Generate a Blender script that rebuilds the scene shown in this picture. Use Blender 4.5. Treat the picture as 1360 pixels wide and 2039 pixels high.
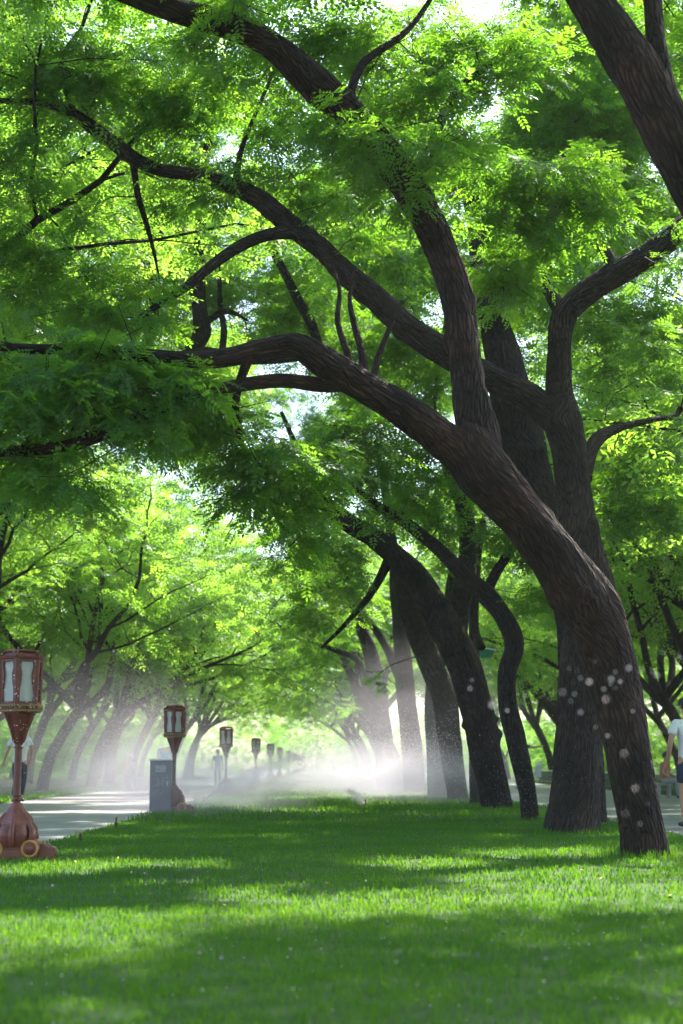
import bpy, bmesh, math, random
import numpy as np
from mathutils import Vector, Matrix, Euler, noise

for o in list(bpy.data.objects):
    bpy.data.objects.remove(o)
SC = bpy.context.scene
COL = SC.collection
R = math.radians
rng = np.random.default_rng(7)
random.seed(7)

# ------------------------------------------------------------------ camera
EYE = 0.90
FPX = 3000.0                      # focal length in photo pixels (photo 1360 x 2039)
PITCH = math.atan(502.0 / FPX)
YAW = -math.atan(35.0 / FPX)
cam = bpy.data.cameras.new('camera')
cam.sensor_fit = 'VERTICAL'; cam.sensor_height = 36; cam.sensor_width = 24
cam.lens = FPX / 2039 * 36
cam.clip_start = 0.1; cam.clip_end = 2000
cam.dof.use_dof = True; cam.dof.focus_distance = 17; cam.dof.aperture_fstop = 2.2
camo = bpy.data.objects.new('camera', cam); COL.objects.link(camo)
camo.location = (0, 0, EYE); camo.rotation_euler = (R(90) + PITCH, 0, YAW)
SC.camera = camo
CM = Euler((R(90) + PITCH, 0, YAW)).to_matrix()

def at(px, py, d):
    """the point at distance d (metres along the avenue) seen at a photo pixel"""
    v = CM @ Vector((px - 680, -(py - 1019.5), -FPX))
    return Vector((0, 0, EYE)) + v * (d / v.y)

# ------------------------------------------------------------------ sky, sun, exposure
SUN_EL, SUN_AZ = R(53), R(30)     # azimuth measured clockwise from +Y (straight ahead)
world = bpy.data.worlds.new('World'); SC.world = world; world.use_nodes = True
wn = world.node_tree.nodes; wl = world.node_tree.links
wn.clear()
sky = wn.new('ShaderNodeTexSky'); sky.sky_type = 'NISHITA'; sky.sun_disc = False
sky.sun_elevation = SUN_EL; sky.sun_rotation = SUN_AZ; sky.dust_density = 1.8; sky.ozone_density = 2.0; sky.air_density = 1.0
bg = wn.new('ShaderNodeBackground'); bg.inputs['Strength'].default_value = 0.15
wo = wn.new('ShaderNodeOutputWorld')
wl.new(sky.outputs[0], bg.inputs[0]); wl.new(bg.outputs[0], wo.inputs[0])
sun = bpy.data.lights.new('sun', 'SUN'); sun.energy = 5.0; sun.angle = R(0.53); sun.color = (1.0, 0.93, 0.80)
suno = bpy.data.objects.new('sun', sun); COL.objects.link(suno)
sd = Vector((math.sin(SUN_AZ) * math.cos(SUN_EL), math.cos(SUN_AZ) * math.cos(SUN_EL), math.sin(SUN_EL)))
suno.rotation_euler = (-sd).to_track_quat('-Z', 'Y').to_euler()
suno.location = sd * 60
SC.view_settings.view_transform = 'Standard'
SC.view_settings.look = 'None'
SC.view_settings.gamma = 1
SC.view_settings.use_curve_mapping = False
SC.view_settings.exposure = 1.95
SC.render.engine = 'CYCLES'
cy = SC.cycles
cy.max_bounces = 10; cy.diffuse_bounces = 5; cy.transmission_bounces = 6; cy.glossy_bounces = 3; cy.volume_bounces = 2
cy.transparent_max_bounces = 8; cy.caustics_reflective = False; cy.caustics_refractive = False
cy.sample_clamp_indirect = 6; cy.volume_step_rate = 2.0; cy.volume_preview_step_rate = 2.0
cy.use_denoising = True

# ------------------------------------------------------------------ materials
def mat(name):
    m = bpy.data.materials.new(name); m.use_nodes = True
    n = m.node_tree.nodes; n.clear()
    out = n.new('ShaderNodeOutputMaterial')
    return m, n, m.node_tree.links, out

def ramp(n, stops):
    r = n.new('ShaderNodeValToRGB')
    el = r.color_ramp.elements
    while len(el) < len(stops): el.new(0.5)
    for e, (p, c) in zip(el, stops):
        e.position = p; e.color = (*c, 1)
    return r

def simple(name, c1, c2=None, scale=8, rough=0.6, bump=0.0, metal=0.0, spec=0.4, stretch=(1, 1, 1)):
    m, n, l, out = mat(name)
    b = n.new('ShaderNodeBsdfPrincipled'); l.new(b.outputs[0], out.inputs[0])
    b.inputs['Roughness'].default_value = rough; b.inputs['Metallic'].default_value = metal
    b.inputs['Specular IOR Level'].default_value = spec
    tc = n.new('ShaderNodeTexCoord'); mp = n.new('ShaderNodeMapping'); mp.inputs['Scale'].default_value = stretch
    l.new(tc.outputs['Object'], mp.inputs[0])
    nz = n.new('ShaderNodeTexNoise'); nz.inputs['Scale'].default_value = scale; nz.inputs['Detail'].default_value = 6
    l.new(mp.outputs[0], nz.inputs[0])
    rp = ramp(n, [(0.3, c1), (0.7, c2 or c1)])
    l.new(nz.outputs[0], rp.inputs[0]); l.new(rp.outputs[0], b.inputs['Base Color'])
    if bump:
        bp = n.new('ShaderNodeBump'); bp.inputs['Strength'].default_value = bump; bp.inputs['Distance'].default_value = 0.02
        l.new(nz.outputs[0], bp.inputs['Height']); l.new(bp.outputs[0], b.inputs['Normal'])
    return m

def leaf_mat(name, refl, trans, tmix=0.5, gloss=0.03):
    m, n, l, out = mat(name)
    at_ = n.new('ShaderNodeAttribute'); at_.attribute_name = 'tint'
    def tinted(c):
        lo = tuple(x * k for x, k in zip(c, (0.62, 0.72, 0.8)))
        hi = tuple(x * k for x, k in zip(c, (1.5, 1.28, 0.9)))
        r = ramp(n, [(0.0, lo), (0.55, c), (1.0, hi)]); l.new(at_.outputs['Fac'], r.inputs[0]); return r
    d = n.new('ShaderNodeBsdfDiffuse'); l.new(tinted(refl).outputs[0], d.inputs[0])
    t = n.new('ShaderNodeBsdfTranslucent'); l.new(tinted(trans).outputs[0], t.inputs[0])
    mx = n.new('ShaderNodeMixShader'); mx.inputs[0].default_value = tmix
    l.new(d.outputs[0], mx.inputs[1]); l.new(t.outputs[0], mx.inputs[2])
    g = n.new('ShaderNodeBsdfGlossy'); g.inputs['Roughness'].default_value = 0.42; g.inputs[0].default_value = (0.8, 0.9, 0.85, 1)
    mg = n.new('ShaderNodeMixShader'); mg.inputs[0].default_value = gloss
    l.new(mx.outputs[0], mg.inputs[1]); l.new(g.outputs[0], mg.inputs[2])
    l.new(mg.outputs[0], out.inputs[0])
    return m

def bark_mat(name, c1, c2, c3, sc=1.0):
    m, n, l, out = mat(name)
    b = n.new('ShaderNodeBsdfPrincipled'); l.new(b.outputs[0], out.inputs[0])
    b.inputs['Roughness'].default_value = 0.85; b.inputs['Specular IOR Level'].default_value = 0.25
    tc = n.new('ShaderNodeTexCoord')
    at_ = n.new('ShaderNodeAttribute'); at_.attribute_name = 'bark'     # (round, along) in metres
    vm = n.new('ShaderNodeMapping'); vm.inputs['Scale'].default_value = (27 * sc, 5.0 * sc, 1)
    l.new(at_.outputs['Vector'], vm.inputs[0])
    nz0 = n.new('ShaderNodeTexNoise'); nz0.inputs['Scale'].default_value = 3.0
    l.new(tc.outputs['Object'], nz0.inputs[0])
    mixv = n.new('ShaderNodeVectorMath'); mixv.operation = 'MULTIPLY_ADD'
    l.new(nz0.outputs['Color'], mixv.inputs[0]); mixv.inputs[1].default_value = (1.3, 1.3, 0); l.new(vm.outputs[0], mixv.inputs[2])
    vo = n.new('ShaderNodeTexVoronoi'); vo.feature = 'DISTANCE_TO_EDGE'; vo.inputs['Scale'].default_value = 1.0
    l.new(mixv.outputs[0], vo.inputs['Vector'])
    fr = ramp(n, [(0.0, (0, 0, 0)), (0.28, (1, 1, 1))]); l.new(vo.outputs[0], fr.inputs[0])
    nz = n.new('ShaderNodeTexNoise'); nz.inputs['Scale'].default_value = 9; nz.inputs['Detail'].default_value = 8; nz.inputs['Roughness'].default_value = 0.7
    l.new(tc.outputs['Object'], nz.inputs[0])
    cr = ramp(n, [(0.25, c1), (0.55, c2), (0.8, c3)]); l.new(nz.outputs[0], cr.inputs[0])
    nb = n.new('ShaderNodeTexNoise'); nb.inputs['Scale'].default_value = 1.6; nb.inputs['Detail'].default_value = 4
    l.new(tc.outputs['Object'], nb.inputs[0])
    rb_ = ramp(n, [(0.32, (0.62, 0.64, 0.70)), (0.5, (1, 1, 1)), (0.68, (1.7, 1.45, 1.35))]); l.new(nb.outputs[0], rb_.inputs[0])
    mb_ = n.new('ShaderNodeMix'); mb_.data_type = 'RGBA'; mb_.blend_type = 'MULTIPLY'; mb_.inputs[0].default_value = 1.0
    l.new(cr.outputs[0], mb_.inputs[6]); l.new(rb_.outputs[0], mb_.inputs[7])
    mx = n.new('ShaderNodeMix'); mx.data_type = 'RGBA'; mx.blend_type = 'MULTIPLY'; mx.inputs[0].default_value = 0.75
    fr2 = ramp(n, [(0.0, (0.22, 0.20, 0.20)), (0.32, (1, 1, 1))]); l.new(vo.outputs[0], fr2.inputs[0])
    l.new(mb_.outputs[2], mx.inputs[6]); l.new(fr2.outputs[0], mx.inputs[7]); l.new(mx.outputs[2], b.inputs['Base Color'])
    ad = n.new('ShaderNodeMath'); ad.operation = 'MULTIPLY_ADD'; ad.inputs[1].default_value = 0.8
    l.new(nz.outputs[0], ad.inputs[0]); l.new(fr.outputs[0], ad.inputs[2])
    bp = n.new('ShaderNodeBump'); bp.inputs['Strength'].default_value = 0.9; bp.inputs['Distance'].default_value = 0.045
    l.new(ad.outputs[0], bp.inputs['Height']); l.new(bp.outputs[0], b.inputs['Normal'])
    return m

BARK_A = bark_mat('bark_red_brown', (0.034, 0.020, 0.020), (0.058, 0.033, 0.031), (0.095, 0.056, 0.050))
BARK_B = bark_mat('bark_grey_brown', (0.032, 0.024, 0.022), (0.054, 0.040, 0.036), (0.092, 0.070, 0.062))
BARK_C = bark_mat('bark_dark', (0.022, 0.018, 0.020), (0.040, 0.031, 0.032), (0.068, 0.054, 0.052))
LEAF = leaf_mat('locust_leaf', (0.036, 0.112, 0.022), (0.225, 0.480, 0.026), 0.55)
LEAF_SUN = leaf_mat('locust_leaf_sunlit', (0.052, 0.138, 0.032), (0.350, 0.630, 0.060), 0.6)  # brighter, yellower copy of the leaf: sun glow put into the colour
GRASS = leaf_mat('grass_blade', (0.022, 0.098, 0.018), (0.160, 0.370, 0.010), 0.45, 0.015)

# ------------------------------------------------------------------ mesh helpers
def link(name, me, m=None, parent=None, smooth=False):
    o = bpy.data.objects.new(name, me); COL.objects.link(o)
    if m is not None and not me.materials: me.materials.append(m)
    if parent is not None: o.parent = parent
    return o

def np_mesh(name, V, F, tint=None, bark=None, smooth=False):
    """V (n,3); F (m,k) faces of one size"""
    V = np.asarray(V, np.float32); F = np.asarray(F, np.int32)
    me = bpy.data.meshes.new(name)
    me.vertices.add(len(V)); me.vertices.foreach_set('co', V.ravel())
    k = F.shape[1]
    me.loops.add(F.size); me.loops.foreach_set('vertex_index', F.ravel())
    me.polygons.add(len(F)); me.polygons.foreach_set('loop_start', np.arange(0, F.size, k, dtype=np.int32))
    if smooth: me.polygons.foreach_set('use_smooth', np.ones(len(F), bool))
    if tint is not None:
        a = me.attributes.new('tint', 'FLOAT', 'POINT'); a.data.foreach_set('value', np.asarray(tint, np.float32))
    if bark is not None:
        a = me.attributes.new('bark', 'FLOAT_VECTOR', 'POINT'); a.data.foreach_set('vector', np.asarray(bark, np.float32).ravel())
    me.update(calc_edges=True); me.validate()
    return me

class MB:
    """collects simple solids, links them as one mesh"""
    def __init__(s): s.v = []; s.f = []
    def add(s, vs, fs):
        o = len(s.v); s.v += [tuple(v) for v in vs]; s.f += [tuple(i + o for i in f) for f in fs]; return s
    def box(s, c, d, rz=0, rx=0):
        M = Matrix.Translation(c) @ Matrix.Rotation(rz, 4, 'Z') @ Matrix.Rotation(rx, 4, 'X')
        vs = [M @ Vector((x * d[0] / 2, y * d[1] / 2, z * d[2] / 2)) for x in (-1, 1) for y in (-1, 1) for z in (-1, 1)]
        return s.add(vs, [(0, 1, 3, 2), (4, 6, 7, 5), (0, 4, 5, 1), (2, 3, 7, 6), (0, 2, 6, 4), (1, 5, 7, 3)])
    def lathe(s, prof, n=24, mod=None, M=Matrix(), phase=0.0):
        vs, fs = [], []
        for r, z in prof:
            for i in range(n):
                a = 2 * math.pi * i / n + phase
                rr = r * (mod(a, z) if mod else 1)
                vs.append(M @ Vector((rr * math.cos(a), rr * math.sin(a), z)))
        for j in range(len(prof) - 1):
            for i in range(n):
                k = (i + 1) % n
                fs.append((j * n + i, j * n + k, (j + 1) * n + k, (j + 1) * n + i))
        fs.append(tuple(range(n))[::-1]); fs.append(tuple((len(prof) - 1) * n + i for i in range(n)))
        return s.add(vs, fs)
    def tube(s, pts, rad, n=8):
        pts = [Vector(p) for p in pts]; rad = rad if hasattr(rad, '__len__') else [rad] * len(pts)
        vs, fs = [], []; u = None
        for i, p in enumerate(pts):
            t = (pts[min(i + 1, len(pts) - 1)] - pts[max(i - 1, 0)]).normalized()
            if u is None: u = t.orthogonal().normalized()
            u = (u - t * u.dot(t)).normalized(); w = t.cross(u)
            for k in range(n):
                a = 2 * math.pi * k / n
                vs.append(p + (u * math.cos(a) + w * math.sin(a)) * rad[i])
        for j in range(len(pts) - 1):
            for i in range(n):
                k = (i + 1) % n
                fs.append((j * n + i, j * n + k, (j + 1) * n + k, (j + 1) * n + i))
        fs.append(tuple(range(n))[::-1]); fs.append(tuple((len(pts) - 1) * n + i for i in range(n)))
        return s.add(vs, fs)
    def ball(s, c, r, sx=1, sy=1, sz=1, n=12):
        prof = [(max(1e-4, math.sin(math.pi * i / 8)) * r, -math.cos(math.pi * i / 8) * r) for i in range(9)]
        M = Matrix.Translation(c) @ Matrix.Diagonal((sx, sy, sz, 1))
        return s.lathe(prof, n, None, M)
    def torus(s, c, axis, R0, r0, n=24, k=8):
        q = Vector((0, 0, 1)).rotation_difference(Vector(axis)).to_matrix()
        vs, fs = [], []
        for i in range(n):
            a = 2 * math.pi * i / n
            for j in range(k):
                b = 2 * math.pi * j / k
                vs.append(Vector(c) + q @ Vector(((R0 + r0 * math.cos(b)) * math.cos(a), (R0 + r0 * math.cos(b)) * math.sin(a), r0 * math.sin(b))))
        for i in range(n):
            for j in range(k):
                fs.append((i * k + j, ((i + 1) % n) * k + j, ((i + 1) % n) * k + (j + 1) % k, i * k + (j + 1) % k))
        return s.add(vs, fs)
    def mesh(s, name, smooth=False, bevel=0):
        me = bpy.data.meshes.new(name); me.from_pydata(s.v, [], s.f)
        bm = bmesh.new(); bm.from_mesh(me)
        if bevel: bmesh.ops.bevel(bm, geom=bm.edges[:], offset=bevel, segments=2, affect='EDGES', profile=0.6)
        bmesh.ops.recalc_face_normals(bm, faces=bm.faces[:]); bm.to_mesh(me); bm.free()
        if smooth:
            me.polygons.foreach_set('use_smooth', [True] * len(me.polygons))
            me.set_sharp_from_angle(angle=R(45))
        me.update(); return me
    def build(s, name, m, parent=None, smooth=False, bevel=0):
        return link(name, s.mesh(name, smooth, bevel), m, parent)

def tag(o, label=None, cat=None, group=None, kind=None):
    if label: o['label'] = label
    if cat: o['category'] = cat
    if group: o['group'] = group
    if kind: o['kind'] = kind
    return o

def empty(name, loc, rz=0, label=None, cat=None, group=None):
    o = bpy.data.objects.new(name, None); COL.objects.link(o)
    o.location = loc; o.rotation_euler = (0, 0, rz); o.empty_display_size = 0.2
    return tag(o, label, cat, group)

def copy_tree(root, loc, rz, label, group=None, scale=None):
    def cp(o, parent):
        c = o.copy(); COL.objects.link(c); c.parent = parent
        for ch in o.children: cp(ch, c)
        return c
    r = cp(root, None); r.location = loc; r.rotation_euler = (0, 0, rz)
    if scale: r.scale = (scale,) * 3
    r['label'] = label
    if group: r['group'] = group
    return r

# ------------------------------------------------------------------ setting: ground sheets
SOIL = simple('soil', (0.055, 0.06, 0.025), (0.09, 0.085, 0.04), 1.5, 0.95)
TURF = simple('turf', (0.020, 0.050, 0.010), (0.035, 0.075, 0.014), 3, 0.95)
PAVE = simple('path_paving', (0.16, 0.155, 0.17), (0.27, 0.26, 0.275), 0.9, 0.55, 0.15)

def sheet(name, m, x0, x1, y0, y1, z, wob=0.0, ny=60):
    ys = np.linspace(y0, y1, ny); v = []; f = []
    for i, y in enumerate(ys):
        a = wob * noise.noise((x0, y * 0.8, 0)); b = wob * noise.noise((x1, y * 0.8, 7))
        v += [(x0 + a, y, z), (x1 + b, y, z)]
        if i: f.append((2 * i - 2, 2 * i - 1, 2 * i + 1, 2 * i))
    o = MB().add(v, f).build(name, m); o['kind'] = 'structure'; return o

LAWN_L, LAWN_R = -3.1, 4.55
PL_FAR, PR_FAR = -7.4, 10.0
sheet('ground', SOIL, -160, 160, -30, 320, 0.0, 0, 4)
sheet('lawn', TURF, LAWN_L, LAWN_R, -20, 318, 0.008, 0.04, 200)
sheet('path', PAVE, PL_FAR, LAWN_L - 0.06, -20, 318, 0.004)
sheet('path.001', PAVE, LAWN_R + 0.06, PR_FAR, -20, 318, 0.004)
sheet('lawn.001', TURF, -9.6, PL_FAR - 0.05, -20, 318, 0.008, 0.03, 200)

def blades(name, n, region, hmin, hmax, width, per=9, rad=0.07, seed=1, dens=None):
    g = np.random.default_rng(seed)
    x0, x1, y0, y1 = region
    P = np.stack([g.uniform(x0, x1, n), g.uniform(y0, y1, n)], 1)
    if dens is not None: P = P[dens(P, g)]
    n = len(P)
    B = np.repeat(P, per, 0) + g.normal(0, rad, (n * per, 2))
    m = len(B)
    h = g.uniform(hmin, hmax, m); a = g.uniform(0, 2 * np.pi, m); lean = np.abs(g.normal(0.35, 0.3, m))
    w = width * g.uniform(0.7, 1.3, m)
    dx, dy = np.cos(a), np.sin(a)
    V = np.zeros((m, 5, 3), np.float32)
    V[:, 0] = np.stack([B[:, 0] - dy * w / 2, B[:, 1] + dx * w / 2, np.full(m, 0.006)], 1)
    V[:, 1] = np.stack([B[:, 0] + dy * w / 2, B[:, 1] - dx * w / 2, np.full(m, 0.006)], 1)
    mx = B[:, 0] + dx * h * lean * 0.35; my = B[:, 1] + dy * h * lean * 0.35
    V[:, 2] = np.stack([mx + dy * w * 0.4, my - dx * w * 0.4, h * 0.6], 1)
    V[:, 3] = np.stack([mx - dy * w * 0.4, my + dx * w * 0.4, h * 0.6], 1)
    V[:, 4] = np.stack([B[:, 0] + dx * h * lean, B[:, 1] + dy * h * lean, h * (1.05 - lean * 0.35)], 1)
    idx = np.arange(m)[:, None] * 5
    T = np.concatenate([idx + [0, 1, 2], idx + [0, 2, 3], idx + [3, 2, 4]], 0)
    clump = 0.5 + 0.35 * np.sin(B[:, 0] * 1.7 + 2 * np.sin(B[:, 1] * 0.9)) * np.cos(B[:, 1] * 1.3)
    tint = np.clip(np.repeat(clump * 0.6 + g.uniform(0, 0.5, m), 5), 0, 1)
    o = link(name, np_mesh(name, V.reshape(-1, 3), T, tint), GRASS)
    return tag(o, None, None, None, 'stuff')

def wedge(p, g):   # keep what the lens (and a step to its side) can see
    return np.abs(p[:, 0] - 0.0) < 0.27 * p[:, 1] + 1.6
def inlawn(p, g): return (p[:, 0] > LAWN_L) & (p[:, 0] < LAWN_R)
gr = blades('grass', 13000, (-3.1, 4.5, 3.0, 10), 0.022, 0.056, 0.0045, 13, 0.05, 1, wedge)
gr['label'] = 'short green lawn grass in the foreground, wet and dappled'
for q_, (bx, by, br_) in enumerate(((3.1, 14.95, .33), (3.2, 20.0, .46), (3.2, 24.2, .2), (3.35, 30.2, .36))):
    gt = blades('grass', 260, (bx - .7, bx + .7, by - .7, by + .7), 0.05, 0.13, 0.008, 5, 0.03, 60 + q_, lambda p, g, c=(bx, by), r=br_: abs(np.hypot(p[:, 0] - c[0], p[:, 1] - c[1]) - r) < 0.14)
    gt['label'] = ('ragged grass round the foot of the ' + ('front leaning trunk', 'thick grey trunk', 'thin crooked trunk', 'thick forked trunk')[q_])
gr = blades('grass', 11500, (-3.12, 4.52, 10, 24), 0.025, 0.062, 0.008, 9, 0.06, 2)
gr['label'] = 'short green lawn grass between the front lantern and leaning trunks'
gr = blades('grass', 10000, (-3.12, 4.52, 24, 75), 0.045, 0.10, 0.022, 5, 0.10, 3)
gr['label'] = 'lawn grass running away under the sprinkler mist'
gr = blades('grass', 5000, (-9.6, -7.45, 22, 70), 0.04, 0.10, 0.022, 5, 0.10, 4)
gr['label'] = 'grass strip beyond the pale left path'
gr = blades('grass', 7000, (10.3, 20, 26, 80), 0.08, 0.22, 0.03, 5, 0.15, 5)
gr['label'] = 'rough grass behind the low picket fence'

# ------------------------------------------------------------------ foliage
def spray_template(kind, g):
    """quads (n,4,3) of one leafy twig along +X, hanging leaves of paired leaflets"""
    Q = []
    def leaflet(p, ax, side_v, L, W):
        n = ax.cross(side_v)
        tip = p + ax * L + n * (-0.12 * L); mid = p + ax * L * 0.48
        Q.append([p, mid + side_v * W / 2, tip, mid - side_v * W / 2])
    def rot(v, k, a): return (Matrix.Rotation(a, 3, k) @ v)
    if kind == 'fine':
        nl, pairs, LL, lf, wf, tw = 6, 4, 0.18, 0.064, 0.028, 0.30
    elif kind == 'mid':
        nl, pairs, LL, lf, wf, tw = 6, 3, 0.22, 0.085, 0.042, 0.42
    else:
        nl, pairs, LL, lf, wf, tw = 7, 2, 0.30, 0.125, 0.062, 0.6
    for i in range(nl):
        f = (i + 0.6) / nl
        p0 = Vector((tw * f, 0, -0.05 * f * f))
        yaw = (1 if i % 2 else -1) * g.uniform(0.6, 1.15) if i < nl - 1 else g.uniform(-.2, .2)
        ax = Vector((math.cos(yaw), math.sin(yaw), g.uniform(-0.45, 0.10))).normalized()
        up = Vector((0, 0, 1)); sd_ = up.cross(ax).normalized()
        sd_ = rot(sd_, ax, g.uniform(-0.6, 0.6))
        L_ = LL * g.uniform(0.8, 1.15)
        for k in range(pairs):
            q = p0 + ax * L_ * (0.25 + 0.6 * k / max(1, pairs - 0.5)) + Vector((0, 0, -0.10 * L_ * (k / pairs) ** 2))
            for s in (-1, 1):
                a2 = (ax * 0.45 + sd_ * s).normalized()
                a2.z += g.uniform(-0.25, 0.15); a2.normalize()
                s2 = ax.cross(Vector((0, 0, 1))); s2 = (ax - a2 * ax.dot(a2)).normalized()
                leaflet(q, a2, s2, lf * g.uniform(0.8, 1.15), wf)
        e = p0 + ax * L_ * 0.9
        leaflet(e, ax, sd_, lf, wf)
    return np.array([[list(v) for v in q] for q in Q], np.float32)

SPR = {k: [spray_template(k, random.Random(11 + i)) for i in range(4)] for k in ('fine', 'mid', 'far')}

def rotmats(yaw, pitch, roll):
    cy_, sy = np.cos(yaw), np.sin(yaw); cp, sp = np.cos(pitch), np.sin(pitch); cr, sr = np.cos(roll), np.sin(roll)
    Rz = np.zeros((len(yaw), 3, 3)); Rz[:, 0, 0] = cy_; Rz[:, 0, 1] = -sy; Rz[:, 1, 0] = sy; Rz[:, 1, 1] = cy_; Rz[:, 2, 2] = 1
    Ry = np.zeros_like(Rz); Ry[:, 0, 0] = cp; Ry[:, 0, 2] = sp; Ry[:, 2, 0] = -sp; Ry[:, 2, 2] = cp; Ry[:, 1, 1] = 1
    Rx = np.zeros_like(Rz); Rx[:, 1, 1] = cr; Rx[:, 1, 2] = -sr; Rx[:, 2, 1] = sr; Rx[:, 2, 2] = cr; Rx[:, 0, 0] = 1
    return Rz @ Ry @ Rx

def leaves_np(pts, kind, g, yaw=None, size=1.0):
    """-> V (n,3), tint for sprays at pts"""
    pts = np.asarray(pts, np.float64); n = len(pts)
    if yaw is None: yaw = g.uniform(0, 2 * np.pi, n)
    Rm = rotmats(yaw, g.normal(0.28, 0.30, n), g.normal(0, 0.35, n))
    sc = g.uniform(0.8, 1.2, n) * size
    var = g.integers(0, 4, n); base = g.beta(2, 2.2, n)
    Vs, Ts = [], []
    for k in range(4):
        sel = np.where(var == k)[0]
        if not len(sel): continue
        T = SPR[kind][k].astype(np.float64)
        q = T.reshape(-1, 3)
        w = np.einsum('nij,mj->nmi', Rm[sel], q) * sc[sel, None, None] + pts[sel, None, :]
        Vs.append(w.reshape(-1, 3))
        nq = len(T)
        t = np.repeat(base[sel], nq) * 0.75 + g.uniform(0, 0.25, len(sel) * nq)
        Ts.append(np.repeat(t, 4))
    return np.concatenate(Vs), np.concatenate(Ts)

def leaf_mesh(name, chunks):
    V = np.concatenate([c[0] for c in chunks]); T = np.concatenate([c[1] for c in chunks])
    return np_mesh(name, V, np.arange(len(V), dtype=np.int32).reshape(-1, 4), T)

# ------------------------------------------------------------------ limbs
class Limbs:
    def __init__(s): s.V = []; s.F = []; s.B = []; s.n = 0; s.nodes = []
    def add(s, pts, rad, nseg=16, step=0.1, bump=0.02, seed=0, smooth=True, flare=0.0, record=True):
        big = nseg >= 30
        if big: nseg = 88; step = 0.045
        gb_ = np.random.default_rng(seed + 900)
        pts = [Vector(p) for p in pts]; rad = list(rad)
        P, Q = [], []
        if smooth and len(pts) > 2:
            for i in range(len(pts) - 1):
                p0 = pts[max(i - 1, 0)]; p1 = pts[i]; p2 = pts[i + 1]; p3 = pts[min(i + 2, len(pts) - 1)]
                k = max(1, int((p2 - p1).length / step))
                for j in range(k):
                    t = j / k
                    P.append(0.5 * ((2 * p1) + (p2 - p0) * t + (2 * p0 - 5 * p1 + 4 * p2 - p3) * t * t + (3 * p1 - p0 - 3 * p2 + p3) * t ** 3))
                    Q.append(rad[i] * (1 - t) + rad[i + 1] * t)
            P.append(pts[-1]); Q.append(rad[-1])
        else:
            P, Q = pts, rad
        P = np.array([list(p) for p in P]); Q = np.array(Q)
        n = len(P)
        T = np.gradient(P, axis=0); T /= np.linalg.norm(T, axis=1)[:, None] + 1e-9
        u = np.array(Vector(T[0]).orthogonal().normalized()); ring = []
        ang = np.linspace(0, 2 * np.pi, nseg, endpoint=False)
        L = 0.0
        tot = np.linalg.norm(np.diff(P, axis=0), axis=1).sum()
        burls = [(gb_.uniform(0.3, max(0.4, tot)), gb_.uniform(0, 6.28), gb_.uniform(0.10, 0.30), gb_.uniform(0.05, 0.13)) for _ in range(int(tot * 1.1))] if big else []
        for i in range(n):
            u = u - T[i] * u.dot(T[i]); u /= np.linalg.norm(u); w = np.cross(T[i], u)
            if i: L += np.linalg.norm(P[i] - P[i - 1])
            r = np.full(nseg, Q[i])
            if flare: r = r * (1 + flare * math.exp(-L / 0.16) * (0.65 + 0.45 * np.cos(ang * 5 + seed)))
            if bump:
                for k in range(nseg):
                    ca, sa = math.cos(ang[k]), math.sin(ang[k])
                    nz = noise.noise((ca * 1.1 + seed * 3.1, sa * 1.1, L * 1.3)) * 0.11 + noise.noise((ca * 4.5, sa * 4.5 + seed, L * 2.0)) * bump * 1.6
                    r[k] *= 1 + nz
                    if big:
                        q = Q[i] * 19
                        f1 = noise.noise((ca * q, sa * q + seed, L * 2.6)); f2 = noise.noise((ca * q * 2.1, sa * q * 2.1, L * 7 + seed))
                        r[k] -= 0.022 * max(0.0, 0.35 - abs(f1)) / 0.35 * (0.6 + 0.5 * f2) * min(1, Q[i] / 0.16)
                        for bl, ba, bh, bw in burls:
                            dl = L - bl
                            if abs(dl) < 3 * bw:
                                da = (ang[k] - ba + math.pi) % (2 * math.pi) - math.pi
                                r[k] += Q[i] * bh * math.exp(-(dl / bw) ** 2 - (da * Q[i] / bw) ** 2)
            ring.append(P[i] + (np.outer(np.cos(ang), u) + np.outer(np.sin(ang), w)) * r[:, None])
            s.B.append(np.stack([ang * max(Q[i], 0.05) , np.full(nseg, L), np.full(nseg, seed * 1.7)], 1))
        s.V += ring
        base = s.n
        i0 = (np.arange(n - 1)[:, None] * nseg + np.arange(nseg)[None, :]).ravel() + base
        i1 = (np.arange(n - 1)[:, None] * nseg + (np.arange(nseg)[None, :] + 1) % nseg).ravel() + base
        s.F.append(np.stack([i0, i1, i1 + nseg, i0 + nseg], 1))
        s.n += n * nseg
        if record:
            for i in range(0, n, 2): s.nodes.append((P[i], Q[i]))
        return P
    def mesh(s, name, origin=(0, 0, 0)):
        V = np.concatenate(s.V) - np.array(origin)
        return np_mesh(name, V, np.concatenate(s.F), None, np.concatenate(s.B), True)

def photo_limb(L, spec, slim=1.0, **kw):
    """spec: (px, py, width_px, depth)"""
    pts = [at(p[0], p[1], p[3]) for p in spec]
    rad = [p[2] * 0.5 * slim * p[3] / FPX for p in spec]
    return L.add(pts, rad, **kw)

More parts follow.
